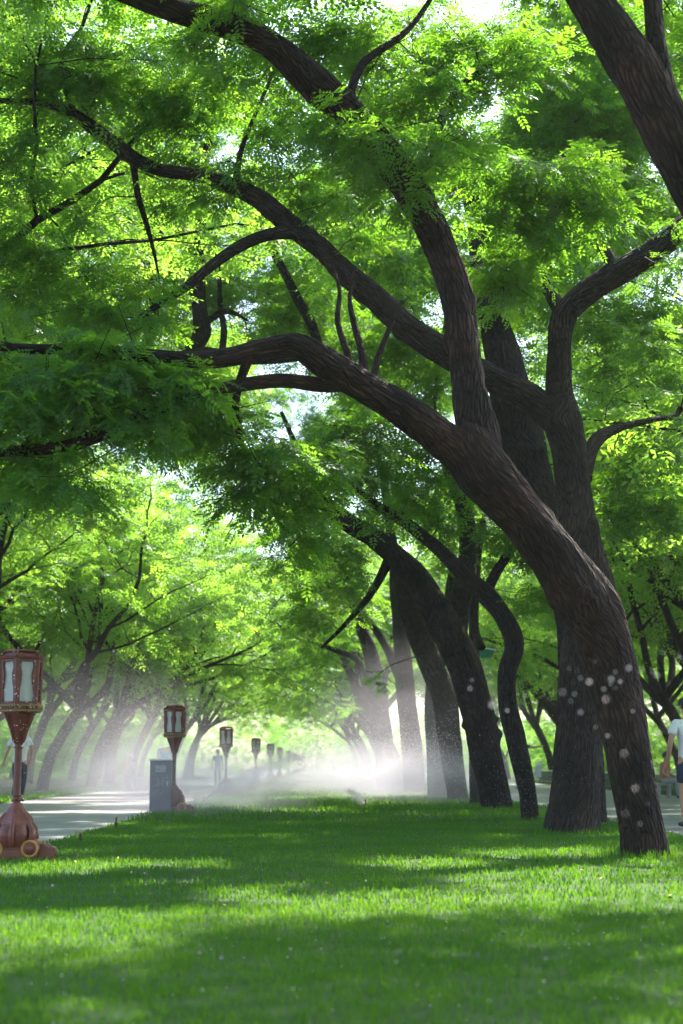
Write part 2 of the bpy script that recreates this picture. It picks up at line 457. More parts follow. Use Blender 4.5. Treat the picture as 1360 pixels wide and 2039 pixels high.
def twig_to(L, c, g, r0=0.014, from_above=False):
    """a thin curved branch from the nearest limb to the leaf clump at c"""
    nd = np.array([n_[0] for n_ in L.nodes]); rr = np.array([n_[1] for n_ in L.nodes])
    c = np.array(c)
    d = np.linalg.norm(nd - c, axis=1) + np.where(nd[:, 2] < 1.8, 30, 0) + np.where(rr > 0.16, 0.4, 0)
    i = int(np.argmin(d)); a = nd[i]; ln = np.linalg.norm(c - a)
    if ln < 0.15: return
    m = (a + c) / 2 + np.array([g.normal(0, .08), g.normal(0, .08), g.uniform(0.02, 0.16)]) * ln
    q1 = (a * 0.7 + m * 0.3) + g.normal(0, 0.03, 3) * ln
    r0 = min(rr[i] * 0.6, max(0.008, r0 * (0.6 + 0.5 * ln)))
    L.add([a, q1, m, (m + c) / 2 + g.normal(0, 0.04, 3) * ln, c], [r0, r0 * 0.85, r0 * 0.65, r0 * 0.5, 0.004], nseg=5, step=0.25, bump=0)
    for k in range(3):
        e = c + g.normal(0, 1, 3) * np.array([0.35, 0.35, 0.22])
        L.add([(m + c) / 2, (m + 3 * c) / 4 * 0.5 + e * 0.5, e], [0.006, 0.005, 0.003], nseg=4, step=0.3, bump=0, record=False)

def clump_pts(c, r, n, g, flat=0.7):
    v = g.normal(0, 1, (n, 3)); v /= np.linalg.norm(v, axis=1)[:, None]
    v *= (g.uniform(0, 1, n) ** 0.45)[:, None] * r
    v[:, 2] *= flat
    return np.asarray(c) + v

TREES = []
def finish_tree(base, L, chunks, bark, leafm, label, group=None, trunk_me=None, crown_me=None, rz=0):
    t = empty('locust_tree', base, rz, label, 'tree', group)
    me = trunk_me or L.mesh('trunk', base)
    link('trunk', me, bark, t)
    if chunks or crown_me:
        cm = crown_me or leaf_mesh('crown', [(c[0] - np.array(base), c[1]) for c in chunks])
        c = link('crown', cm, leafm, t); c['kind'] = 'stuff'
    TREES.append(t); return t

G = np.random.default_rng(21)
def photo_clumps(L, lst, g, kind='fine', dens=250, jit=0.25):
    """lst of (px, py, depth, radius_px); leaves as a list of chunks"""
    out = []
    for px, py, d, rp in lst:
        c = np.array(at(px, py, d)); r = rp * d / FPX
        c = c + g.normal(0, jit * r, 3) + np.array([0, g.normal(0, 0.35), 0])
        n = int(dens * r * r) + 3
        twig_to(L, c, g)
        out.append(leaves_np(clump_pts(c, r, n, g), kind, g))
    return out


def canopy(L, c, rad, n, r, g, kind='mid', dens=100):
    """high leaf clumps on long branches, spread through an ellipsoid"""
    out = []
    for i in range(n):
        v = g.normal(0, 1, 3); v /= np.linalg.norm(v); v *= g.uniform(0.25, 1) ** 0.5
        q = np.array(c) + v * np.array(rad)
        twig_to(L, q, g, 0.03)
        rr = r * g.uniform(0.75, 1.3)
        out.append(leaves_np(clump_pts(q, rr, int(dens * rr * rr) + 2, g, 0.65), kind, g))
    return out
# ------------------------------------------------------------------ the near trees of the right-hand row
# front tree: leans left over the lawn from its foot at 15 m
LA = Limbs()
photo_limb(LA, slim=0.91, spec=[(1287, 1712, 92, 15.2), (1280, 1650, 92, 15.2), (1262, 1560, 100, 15.2), (1238, 1430, 106, 15.2), (1212, 1310, 112, 15.2),
                (1178, 1215, 132, 15.1), (1105, 1110, 118, 15.0), (1035, 1022, 112, 14.9), (965, 940, 122, 14.8), (925, 885, 116, 14.8), (905, 865, 80, 14.8)],
           nseg=44, step=0.06, bump=0.03, seed=1, flare=0.26)
photo_limb(LA, slim=0.91, spec=[(972, 950, 90, 14.85), (950, 860, 98, 14.9), (932, 770, 78, 15.0), (918, 650, 74, 15.1), (896, 545, 74, 15.2), (858, 450, 76, 15.2), (815, 375, 78, 15.2),
                (765, 300, 76, 15.1), (690, 222, 84, 15.0), (610, 150, 78, 14.8), (545, 92, 64, 14.6), (470, 55, 70, 14.4), (370, 28, 60, 14.2), (270, -5, 48, 14.0), (120, -60, 34, 13.8), (-60, -110, 20, 13.5)],
           nseg=36, step=0.06, bump=0.03, seed=2)
photo_limb(LA, slim=0.91, spec=[(960, 945, 96, 14.8), (885, 878, 86, 14.7), (800, 815, 76, 14.5), (720, 768, 70, 14.4), (655, 728, 76, 14.2), (600, 692, 60, 14.1), (560, 688, 52, 14.1),
                (500, 700, 46, 14.0), (420, 716, 42, 13.9), (330, 712, 34, 13.8), (200, 700, 28, 13.6), (60, 694, 24, 13.4), (-90, 680, 18, 13.1)],
           nseg=32, step=0.06, bump=0.035, seed=3)
photo_limb(LA, slim=0.91, spec=[(690, 760, 44, 14.35), (640, 766, 38, 14.3), (560, 758, 34, 14.2), (470, 768, 29, 14.0), (400, 785, 26, 13.8), (300, 822, 27, 13.6), (215, 860, 30, 13.4), (130, 889, 28, 13.2), (0, 900, 22, 13.0), (-120, 915, 14, 12.8)],
           nseg=20, step=0.06, bump=0.03, seed=4)
photo_limb(LA, slim=0.91, spec=[(500, 700, 26, 14.0), (470, 790, 18, 14.1), (480, 880, 15, 14.3), (520, 980, 10, 14.6), (570, 1060, 5, 14.9)], nseg=8, bump=0.02, seed=5)
photo_limb(LA, slim=0.91, spec=[(820, 385, 30, 15.2), (860, 290, 24, 15.3), (905, 190, 20, 15.5), (985, 120, 15, 15.8), (1060, 60, 10, 16.2)], nseg=10, bump=0.02, seed=6)
photo_limb(LA, slim=0.91, spec=[(690, 222, 26, 15.0), (720, 130, 20, 15.2), (800, 70, 16, 15.5), (850, 10, 12, 15.8), (900, -80, 8, 16)], nseg=10, bump=0.02, seed=7)
for q in ([(705, 762, 18, 14.4), (690, 700, 15, 14.5), (672, 640, 12, 14.6), (676, 580, 9, 14.8), (660, 520, 5, 15)], [(728, 775, 20, 14.4), (722, 710, 17, 14.5), (704, 640, 13, 14.6), (696, 590, 9, 14.7), (708, 530, 5, 14.8)],
          [(738, 780, 17, 14.4), (752, 715, 14, 14.5), (772, 662, 10, 14.6), (800, 600, 6, 14.8)]):
    photo_limb(LA, q, nseg=8, bump=0.03, seed=8)
# the pruned knot on its trunk
kn = at(1162, 1185, 14.78)
LA.add([kn + Vector((0, .12, 0)), kn, kn - Vector((0, .03, 0.005)), kn - Vector((0, .02, .01))], [0.12, 0.10, 0.075, 0.03], nseg=18, step=0.02, bump=0.05, seed=9, smooth=False, record=False)
A_CL = [(40, 690, 13.3, 70), (120, 680, 13.5, 70), (200, 690, 13.5, 72), (285, 695, 13.7, 70), (350, 730, 13.8, 60), (30, 760, 13.2, 75), (110, 770, 13.3, 75),
        (190, 765, 13.5, 70), (270, 775, 13.6, 70), (350, 790, 13.8, 66), (420, 790, 14.0, 60), (40, 850, 13.0, 70), (120, 850, 13.2, 60), (210, 820, 13.3, 55),
        (30, 920, 12.8, 55), (110, 925, 13.0, 52), (150, 960, 13.0, 34), (35, 965, 12.8, 34), (300, 850, 13.6, 36),
        (455, 850, 14.2, 58), (520, 860, 14.3, 62), (500, 920, 14.4, 60), (560, 930, 14.5, 66), (530, 985, 14.6, 58), (590, 1000, 14.7, 58), (575, 1050, 14.8, 44), (620, 960, 14.8, 55), (480, 985, 14.5, 36), (605, 1085, 14.9, 26), (640, 900, 14.8, 60),
        (620, 200, 14.6, 50), (665, 255, 14.6, 56), (720, 250, 14.7, 60), (735, 320, 14.7, 60), (790, 300, 14.9, 56), (690, 190, 16.2, 45), (830, 385, 14.9, 50), (870, 420, 14.9, 40),
        (520, 60, 16.2, 60), (455, 100, 16.2, 56), (560, 120, 16.2, 48), (390, 40, 13.8, 55), (470, 20, 14, 60), (610, 70, 16.2, 60), (690, 90, 16.2, 66), (770, 60, 15.3, 66),
        (850, 110, 15.4, 62), (930, 90, 15.6, 66), (1010, 80, 16, 70), (800, 170, 15.2, 62), (880, 210, 15.3, 62), (960, 190, 15.6, 66), (1060, 150, 16, 66),
        (300, -40, 13.9, 70), (180, -30, 13.8, 80), (60, -60, 13.5, 80), (-60, -40, 13.3, 90), (-80, 720, 13, 90), (-110, 860, 12.7, 90), (860, 320, 15.0, 50), (920, 300, 15.2, 56)]
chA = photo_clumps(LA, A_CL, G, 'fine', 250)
chA += canopy(LA, (0.6, 15.5, 12.0), (5.5, 4.0, 2.6), 15, 0.8, G)  # unseen upper crown, added to shade the lawn
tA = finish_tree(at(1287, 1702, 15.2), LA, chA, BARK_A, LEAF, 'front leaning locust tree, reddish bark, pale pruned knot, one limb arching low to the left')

# second tree: thick upright grey trunk behind it
LB = Limbs()
photo_limb(LB, slim=0.93, spec=[(1140, 1668, 118, 20.3), (1143, 1620, 110, 20.3), (1150, 1540, 103, 20.3), (1155, 1420, 100, 20.3), (1168, 1300, 110, 20.2), (1178, 1200, 108, 20.1), (1160, 1100, 94, 20.0), (1146, 1000, 78, 20.0),
                (1135, 910, 80, 20.0), (1118, 840, 88, 20.0), (1112, 790, 66, 20.0)], nseg=44, step=0.07, bump=0.03, seed=11, flare=0.22)
photo_limb(LB, slim=0.93, spec=[(1125, 860, 80, 20.0), (1114, 780, 62, 20.0), (1114, 700, 52, 20.0), (1122, 632, 58, 20.0), (1165, 585, 56, 20.0), (1228, 545, 56, 19.9), (1300, 502, 58, 19.8), (1365, 452, 58, 19.7), (1460, 390, 46, 19.5), (1570, 300, 30, 19.3)], nseg=32, step=0.07, bump=0.03, seed=12)
photo_limb(LB, slim=0.93, spec=[(1120, 845, 76, 20.0), (1062, 797, 66, 20.1), (1000, 765, 62, 20.2), (930, 728, 60, 20.2), (862, 688, 62, 20.2), (800, 642, 60, 20.2), (740, 586, 54, 20.2), (690, 546, 52, 20.1), (640, 496, 48, 20.0), (582, 452, 50, 20.0),
                (522, 400, 46, 20.0), (460, 370, 38, 20.0), (400, 350, 32, 20.0), (320, 338, 28, 20.0), (265, 315, 32, 20.0), (220, 280, 34, 20.0), (150, 230, 27, 20.0), (85, 205, 18, 20.0), (0, 200, 14, 20.0), (-110, 190, 8, 20)], nseg=30, step=0.07, bump=0.035, seed=13)
photo_limb(LB, slim=0.93, spec=[(600, 462, 34, 20.0), (540, 466, 29, 19.9), (485, 486, 27, 19.8), (430, 522, 25, 19.7), (372, 570, 22, 19.6), (320, 604, 17, 19.5), (255, 650, 10, 19.4)], nseg=16, step=0.07, bump=0.03, seed=14)
photo_limb(LB, slim=0.93, spec=[(1125, 632, 40, 20.0), (1085, 560, 26, 20.2), (1060, 470, 20, 20.4), (1010, 380, 14, 20.6), (990, 300, 8, 20.8)], nseg=10, seed=15)
photo_limb(LB, slim=0.93, spec=[(1228, 545, 30, 19.9), (1180, 450, 24, 20), (1150, 380, 18, 20), (1120, 300, 12, 20)], nseg=10, seed=16)
photo_limb(LB, slim=0.93, spec=[(1158, 950, 50, 20.2), (1178, 892, 34, 20.4), (1200, 866, 30, 20.6), (1240, 850, 17, 21), (1300, 836, 13, 21.4), (1348, 826, 11, 21.8), (1356, 812, 14, 21.8)], nseg=10, seed=17, bump=0.06)
photo_limb(LB, slim=0.93, spec=[(265, 318, 18, 20), (275, 390, 15, 20.2), (290, 440, 12, 20.5), (306, 500, 8, 20.8), (318, 560, 3, 21)], nseg=8, seed=18)
photo_limb(LB, slim=0.93, spec=[(470, 372, 16, 20), (480, 300, 12, 20.2), (520, 200, 9, 20.5), (560, 110, 6, 20.8)], nseg=8, seed=19)
photo_limb(LB, slim=0.93, spec=[(150, 230, 14, 20), (120, 130, 11, 20.3), (160, 60, 9, 20.6), (190, -20, 6, 21)], nseg=8, seed=20)
B_CL = [(960, 330, 18, 72), (1030, 320, 17.5, 72), (1100, 330, 17.5, 70), (1160, 370, 18, 66), (1195, 430, 18, 54), (1130, 430, 18, 70), (1060, 430, 18, 74), (985, 420, 18, 70), (1140, 490, 21.5, 56), (1060, 515, 18.4, 66),
        (985, 520, 18.6, 56), (1180, 330, 18, 50), (930, 420, 18, 50), (1010, 590, 19.2, 40),
        (55, 110, 19.5, 72), (140, 80, 19.8, 72), (240, 90, 20, 72), (330, 130, 20, 72), (210, 170, 20, 66), (110, 165, 19.8, 55), (300, 225, 20, 66), (390, 220, 20, 68), (470, 190, 20.3, 66), (530, 260, 20.2, 66), (430, 290, 20.1, 60),
        (560, 340, 20.2, 60), (500, 340, 20, 46), (350, 300, 20, 48), (50, 290, 19.6, 60), (600, 390, 20.2, 46), (650, 430, 20.3, 48), (560, 190, 20.5, 60), (630, 300, 20.6, 60), (700, 400, 20.6, 52), (700, 480, 20.5, 40), (760, 480, 20.6, 44),
        (330, 390, 20.2, 40), (420, 400, 20.2, 46), (180, 420, 19.8, 36), (60, 400, 19.5, 56), (30, 480, 19.5, 64), (110, 520, 19.6, 60), (60, 590, 19.5, 66), (150, 620, 19.6, 58), (240, 640, 19.6, 54), (320, 660, 19.6, 50), (180, 550, 19.6, 48), (260, 570, 19.7, 44), (330, 590, 19.6, 36),
        (1330, 560, 19, 40), (1400, 480, 19.5, 80), (1280, 690, 21.5, 50), (1330, 740, 21.6, 50), (1240, 900, 21, 60), (1310, 930, 21.2, 64), (1260, 980, 21.2, 60), (1330, 1000, 21.2, 60), (1220, 1040, 21, 36), (1290, 1060, 21.2, 56),
        (-70, 300, 19.5, 90), (-80, 480, 19.5, 90), (-60, 120, 19.5, 90), (800, 520, 20.4, 40), (830, 590, 20.4, 36)]
chB = photo_clumps(LB, B_CL, G, 'fine', 190)
chB += canopy(LB, (0.4, 22.5, 13.2), (6.0, 4.5, 3.2), 24, 0.9, G)  # high crown clumps, added to shade the lawn further back
tB = finish_tree(at(1140, 1656, 20.3), LB, chB, BARK_B, LEAF, 'thick upright grey-brown locust trunk just behind the front leaning tree')

SPRAY_ME = []
for k in range(4):
    q = SPR['fine'][k]; n = len(q)
    me = np_mesh('foliage', q.reshape(-1, 3), np.arange(n * 4, dtype=np.int32).reshape(-1, 4), np.repeat(np.random.default_rng(k).uniform(0.3, 0.8, n), 4))
    me.materials.append(LEAF); SPRAY_ME.append(me)
def leaf_parts(tree, lst, per, g):
    """the leafy twigs that show largest, each its own part"""
    base = tree.location
    for px, py, d, rp in lst:
        r = rp * d / FPX
        for j in range(per):
            a = g.uniform(0, 6.28)
            p = at(px, py, d) + Vector((math.cos(a) * r * 0.8, math.sin(a) * r * 0.7 - 0.1, -r * g.uniform(0.2, 0.75)))
            o = link('foliage', SPRAY_ME[int(g.integers(0, 4))], None, tree)
            o.location = p - base; o.rotation_euler = (g.normal(0, .3), g.uniform(.2, .9), a + g.normal(0, .4)); o.scale = (g.uniform(.85, 1.15),) * 3
leaf_parts(tA, A_CL[:30], 6, G)
leaf_parts(tB, B_CL[:17], 5, G)

# third: dark trunk standing hidden behind the second, seen in the gap between the two
LC = Limbs()
photo_limb(LC, [(1166, 1640, 84, 23.5), (1160, 1500, 80, 23.5), (1150, 1300, 76, 23.5), (1125, 1150, 74, 23.5), (1092, 1050, 74, 23.5), (1062, 970, 84, 23.5), (1042, 880, 92, 23.5), (1020, 800, 84, 23.5), (1004, 720, 74, 23.6), (985, 640, 62, 23.8), (968, 560, 60, 24), (955, 470, 46, 24.2), (935, 380, 34, 24.5), (915, 260, 24, 25)],
           nseg=32, step=0.09, bump=0.03, seed=21)
photo_limb(LC, [(975, 600, 34, 24), (1000, 540, 26, 24.3), (1035, 470, 20, 24.6), (1060, 380, 14, 25)], nseg=10, seed=22)
C_CL = [(880, 470, 24, 60), (930, 600, 24, 40), (1000, 640, 24, 42), (1040, 700, 24.5, 36), (890, 330, 24.5, 66), (960, 250, 25, 70), (1050, 250, 25, 70), (860, 160, 25, 70), (980, 130, 25, 70), (1090, 190, 25, 60), (1190, 640, 25, 44), (1220, 720, 26, 50),
        (810, 410, 24, 50), (1120, 560, 25, 40), (1290, 260, 25, 66), (1230, 330, 25, 60), (1270, 420, 25, 56)]
chC = photo_clumps(LC, C_CL, G, 'mid', 140)
chC += canopy(LC, (4.5, 27, 12.5), (4.5, 3.5, 3.8), 32, 0.85, G)
chC += canopy(LC, (6.8, 33, 15), (3.5, 3, 3), 20, 1.0, G)
finish_tree(at(1166, 1632, 23.5), LC, chC, BARK_C, LEAF, 'dark locust trunk glimpsed in the gap between the two nearest trunks')

# fourth: thin crooked trunk
LD = Limbs()
photo_limb(LD, [(1056, 1640, 35, 24.4), (1050, 1580, 33, 24.4), (1038, 1520, 38, 24.4), (1024, 1460, 42, 24.4), (1010, 1400, 38, 24.4), (1010, 1340, 35, 24.4), (1024, 1295, 38, 24.4), (1020, 1262, 40, 24.4), (998, 1222, 37, 24.4), (968, 1184, 40, 24.4), (930, 1150, 32, 24.3), (870, 1090, 27, 24.2), (805, 1040, 23, 24.1), (740, 1000, 18, 24), (680, 950, 12, 23.9), (640, 900, 8, 23.8)],
           nseg=20, step=0.07, bump=0.05, seed=31, flare=0.1)
photo_limb(LD, [(962, 1192, 26, 24.4), (988, 1140, 21, 24.5), (1020, 1092, 17, 24.6), (1050, 1040, 13, 24.8), (1080, 980, 8, 25)], nseg=10, seed=32)
D_CL = [(700, 930, 24, 60), (760, 940, 24, 64), (830, 960, 24.2, 64), (800, 890, 24.2, 60), (730, 860, 24, 60), (870, 1010, 24.3, 50), (900, 940, 24.4, 60), (860, 880, 24.4, 56), (680, 860, 24, 50), (1010, 1080, 24.8, 48), (1060, 1110, 25, 50), (1090, 1180, 25.2, 50), (1050, 1190, 25, 40), (980, 1060, 24.8, 40), (760, 1010, 24, 40), (700, 780, 24.5, 46), (780, 840, 24.5, 40), (650, 830, 24.3, 40)]
chD = photo_clumps(LD, D_CL, G, 'mid', 115)
finish_tree(at(1056, 1630, 24.4), LD, chD, BARK_C, LEAF, 'thin crooked locust tree with a kinked trunk right of the mist')

# fifth: thick trunk leaning left, forked
LE = Limbs()
photo_limb(LE, slim=0.92, spec=[(990, 1618, 66, 30.7), (984, 1570, 62, 30.7), (965, 1490, 68, 30.7), (948, 1410, 70, 30.7), (920, 1310, 74, 30.7), (872, 1222, 70, 30.6), (832, 1155, 58, 30.5), (790, 1110, 50, 30.4), (742, 1070, 46, 30.3), (692, 1040, 42, 30.2), (655, 1010, 34, 30.1), (615, 950, 24, 30), (590, 890, 14, 30), (560, 820, 8, 30)],
           nseg=32, step=0.09, bump=0.03, seed=41, flare=0.12)
photo_limb(LE, slim=0.92, spec=[(905, 1290, 56, 30.7), (915, 1200, 48, 30.9), (932, 1110, 42, 31), (925, 1020, 36, 31.2), (900, 950, 26, 31.4), (870, 880, 16, 31.6)], nseg=18, step=0.1, bump=0.03, seed=42)
photo_limb(LE, slim=0.92, spec=[(780, 1105, 28, 30.5), (740, 1180, 16, 30.8), (690, 1240, 10, 31.2), (640, 1290, 6, 31.6)], nseg=8, seed=43)
photo_limb(LE, slim=0.92, spec=[(960, 1290, 18, 32.8), (945, 1250, 20, 33.2), (940, 1180, 16, 33.4)], nseg=8, seed=44)
E_CL = [(620, 1010, 30, 60), (560, 960, 30, 50), (660, 930, 30, 60), (600, 1060, 30.2, 50), (650, 1090, 30.4, 50), (700, 1120, 30.6, 44), (850, 1020, 31, 50), (960, 960, 31, 50), (800, 1000, 31, 50), (1000, 900, 31, 44), (880, 1080, 31, 36), (570, 880, 30, 46), (690, 1200, 31, 36), (630, 1150, 31, 44), (580, 1120, 31.2, 40), (640, 1230, 31.4, 36), (600, 1200, 31.5, 40)]
chE = photo_clumps(LE, E_CL, G, 'mid', 105)
chE += canopy(LE, (2.0, 32.5, 12.5), (5.0, 4.0, 3.6), 40, 0.9, G)
finish_tree(at(990, 1608, 30.7), LE, chE, BARK_C, LEAF, 'thick forked locust trunk leaning left behind the thin crooked one')

# sixth: slim straight stem carrying the green box
LS = Limbs()
photo_limb(LS, [(950, 1606, 30, 34.8), (948, 1500, 28, 34.8), (946, 1400, 24, 34.8), (945, 1300, 21, 34.8), (944, 1220, 19, 34.8), (950, 1120, 16, 34.9), (965, 1020, 12, 35), (985, 930, 8, 35.2)], nseg=16, step=0.12, bump=0.03, seed=51)
S_CL = [(960, 1040, 35, 44), (1000, 980, 35.2, 50), (1030, 1030, 35.5, 40), (930, 1000, 35, 40), (980, 1110, 35.4, 36)]
finish_tree(at(950, 1600, 34.8), LS, photo_clumps(LS, S_CL, G, 'mid', 100), BARK_C, LEAF, 'slim straight locust stem carrying a green box on its side')

# seventh to ninth
LF = Limbs()
photo_limb(LF, slim=0.86, spec=[(912, 1600, 48, 38.6), (908, 1560, 46, 38.6), (896, 1480, 54, 38.6), (884, 1390, 58, 38.6), (852, 1310, 54, 38.6), (818, 1225, 50, 38.6), (795, 1150, 36, 38.6), (780, 1080, 26, 38.6), (772, 1000, 18, 38.8), (760, 920, 16, 39)], nseg=24, step=0.12, bump=0.03, seed=61, flare=0.1)
photo_limb(LF, slim=0.86, spec=[(862, 1340, 34, 38.6), (905, 1270, 24, 38.9), (925, 1200, 16, 39.2), (950, 1120, 8, 39.6)], nseg=10, seed=62)
F_CL = [(740, 1010, 39, 50), (800, 950, 39, 50), (700, 960, 39, 46), (760, 900, 39, 50), (680, 1090, 38.8, 40), (720, 1160, 38.5, 34), (850, 950, 39.5, 40), (960, 1080, 40, 36), (750, 1350, 37.8, 20), (650, 1180, 38.5, 44), (600, 1250, 38.5, 38), (640, 1300, 38.6, 30)]
finish_tree(at(912, 1592, 38.6), LF, photo_clumps(LF, F_CL, G, 'mid', 100) + canopy(LF, (1.5, 43, 14), (4.5, 4, 3), 28, 1.0, G), BARK_C, LEAF, 'dark locust trunk with a swollen middle, left of the slim stem, standing in the spray')
LG = Limbs()
photo_limb(LG, slim=0.9, spec=[(872, 1592, 42, 42.5), (868, 1530, 38, 42.5), (862, 1440, 36, 42.5), (864, 1360, 34, 42.5), (880, 1290, 26, 42.6), (890, 1200, 18, 42.8), (905, 1100, 12, 43)], nseg=20, step=0.14, bump=0.03, seed=71, flare=0.1)
finish_tree(at(872, 1585, 42.5), LG, photo_clumps(LG, [(900, 1120, 43, 40), (930, 1050, 43, 40), (870, 1050, 43, 40), (880, 980, 43.5, 40)], G, 'mid', 100), BARK_B, LEAF, 'slender lighter locust trunk half hidden by the swollen dark trunk')
LH = Limbs()
photo_limb(LH, slim=0.8, spec=[(828, 1580, 56, 48), (824, 1540, 52, 48), (816, 1450, 50, 48), (806, 1360, 46, 48), (798, 1260, 40, 48), (790, 1180, 34, 48.2), (782, 1090, 26, 48.5), (770, 1000, 16, 49)], nseg=20, step=0.15, bump=0.03, seed=81)
photo_limb(LH, slim=0.8, spec=[(806, 1370, 30, 48), (770, 1290, 22, 48.3), (730, 1230, 15, 48.6), (690, 1190, 9, 49)], nseg=10, seed=82)
finish_tree(at(828, 1574, 48), LH, photo_clumps(LH, [(760, 1050, 49, 44), (700, 1130, 49, 40), (660, 1180, 49, 38), (720, 1060, 49, 44), (810, 1040, 49, 40), (680, 1040, 49, 40), (640, 1110, 49, 36), (620, 1210, 49, 34)], G, 'mid', 90) + canopy(LH, (1.0, 54, 15), (4.5, 5, 3.5), 28, 1.1, G), BARK_C, LEAF, 'broad dark locust trunk behind the main sprinkler drizzle, with a bough to the left')
LI = Limbs()
photo_limb(LI, slim=0.8, spec=[(772, 1572, 52, 56), (768, 1530, 48, 56), (760, 1450, 48, 56), (750, 1370, 46, 56), (738, 1300, 36, 56), (716, 1240, 30, 56), (700, 1190, 22, 56.2), (680, 1120, 12, 56.5)], nseg=18, step=0.2, bump=0.03, seed=91)
photo_limb(LI, slim=0.8, spec=[(765, 1400, 22, 55.8), (730, 1365, 20, 55.5), (712, 1315, 16, 55.2), (680, 1300, 14, 55), (640, 1285, 10, 54.8), (590, 1270, 7, 54.5), (550, 1240, 4, 54.3)], nseg=9, seed=92)
finish_tree(at(772, 1568, 56), LI, photo_clumps(LI, [(650, 1230, 55, 40), (600, 1220, 55, 38), (690, 1130, 56.5, 40), (620, 1300, 55, 34), (560, 1250, 55, 30), (580, 1330, 55, 26), (650, 1360, 55.5, 26), (730, 1150, 57, 36), (690, 1250, 56, 30), (690, 1400, 56, 20), (600, 1160, 55, 36)], G, 'mid', 90), BARK_C, LEAF, 'locust trunk at the mist edge with a long bough reaching low to the left')

# the tree beside the camera, only its bough in view at the top right
LZ = Limbs()
photo_limb(LZ, [(1790, 1790, 150, 10.3), (1760, 1500, 140, 10.3), (1680, 1100, 136, 10.3), (1560, 700, 128, 10.4), (1440, 460, 122, 10.5), (1345, 285, 118, 10.6), (1282, 170, 112, 10.7), (1228, 80, 100, 10.8), (1175, 0, 92, 10.9), (1100, -120, 80, 11), (980, -280, 64, 11.2), (820, -420, 44, 11.4), (620, -520, 26, 11.6)],
           nseg=36, step=0.05, bump=0.03, seed=101, flare=0.1)
photo_limb(LZ, [(1340, 250, 60, 10.65), (1322, 160, 46, 10.8), (1306, 80, 42, 11), (1296, -20, 38, 11.2), (1270, -160, 26, 11.5), (1230, -300, 14, 12)], nseg=18, step=0.06, bump=0.03, seed=102)
photo_limb(LZ, [(1500, 560, 60, 10.4), (1480, 300, 46, 9.8), (1400, -50, 34, 9.2), (1250, -350, 22, 8.6), (1000, -700, 12, 8)], nseg=12, seed=103)
ZC = []  # unseen overhead leaf clumps, added to shade the foreground lawn
for k in range(30):
    ZC.append((G.uniform(-100, 1700), G.uniform(-1150, -120), G.uniform(8.5, 14.5), G.uniform(90, 190)))
Z_CL = [(1330, 60, 12, 40), (1290, -60, 11.5, 80), (1180, -100, 11.5, 80), (1060, -160, 11.5, 90), (1335, 120, 12.5, 34), (1380, 180, 12.5, 50)]
chZ = photo_clumps(LZ, Z_CL, G, 'fine', 200) + photo_clumps(LZ, ZC, G, 'mid', 95)
chZ += canopy(LZ, (6.2, 13.5, 10.2), (3.6, 5.0, 2.2), 7, 0.8, G)  # clumps out of view on the right, added to keep sun off the lawn
chZ += canopy(LZ, (3.0, 17.5, 13.0), (4.0, 3.5, 2.0), 4, 0.8, G)  # more unseen clumps above, added for lawn shade
tZ = finish_tree(at(1790, 1735, 10.3), LZ, chZ, BARK_A, LEAF, 'locust tree whose heavy bough crosses the top right corner')

# a left-row tree whose slim upright stems show behind the arching limbs
LK = Limbs()
b0 = Vector((-9.2, 30, 0))
def K(px, py, d): return at(px, py, d)
def klimb(pts, rad, seed):
    LK.add(pts, rad, nseg=12, step=0.12, bump=0.03, seed=seed)
klimb([b0 + Vector((0, 0, -.1)), b0 + Vector((.1, 0, 2)), b0 + Vector((.5, 0, 4.2)), b0 + Vector((1.6, 0, 6.4)), K(-10, 800, 30), K(150, 745, 30), K(300, 722, 30), K(396, 705, 30), K(520, 715, 30), K(640, 705, 30)], [.34, .30, .28, .25, .22, .19, .17, .15, .11, .10], 201)
klimb([K(370, 708, 30), K(402, 665, 30), K(396, 600, 30), K(397, 500, 30), K(402, 400, 30), K(412, 300, 30), K(440, 200, 30)], [.12, .19, .15, .13, .12, .09, .04], 202)
klimb([K(396, 600, 30), K(350, 540, 30), K(318, 470, 30), K(296, 400, 30), K(270, 350, 30), K(230, 310, 30)], [.12, .11, .10, .09, .07, .04], 203)
klimb([K(280, 724, 30), K(304, 640, 30), K(298, 560, 30), K(290, 450, 30), K(268, 395, 30), K(225, 340, 30), K(165, 300, 30)], [.10, .12, .11, .11, .09, .07, .03], 204)
klimb([K(640, 705, 30), K(622, 650, 30), K(590, 590, 30), K(560, 530, 30), K(535, 485, 30), K(500, 420, 30)], [.08, .11, .10, .09, .08, .04], 205)
klimb([K(400, 650, 30), K(450, 620, 30.3), K(495, 640, 30.6)], [.09, .06, .012], 206)
klimb([K(440, 710, 30), K(446, 660, 30), K(438, 600, 30), K(436, 540, 30), K(425, 480, 30)], [.07, .07, .055, .04, .012], 207)
chK = canopy(LK, (-3.6, 37, 9.6), (2.4, 3, 1.8), 12, 0.9, G) + canopy(LK, (-5.0, 33, 12.5), (4.5, 4, 3), 20, 1.0, G) + photo_clumps(LK, [(150, 320, 30, 60), (230, 270, 30, 60), (60, 380, 30, 70), (420, 220, 30, 70), (500, 380, 30, 50), (330, 300, 30, 60), (90, 640, 30, 70), (30, 560, 30, 70), (180, 690, 30, 60), (560, 620, 30.5, 44), (480, 560, 30.5, 40), (350, 640, 30.5, 40), (250, 200, 30, 80), (120, 180, 30, 80), (500, 140, 30, 80), (380, 80, 30, 80), (60, 80, 30, 80), (200, 60, 30, 80)], G, 'mid', 105)
finish_tree(b0, LK, chK, BARK_C, LEAF_SUN, 'locust tree with slim upright stems seen behind the two arching limbs')

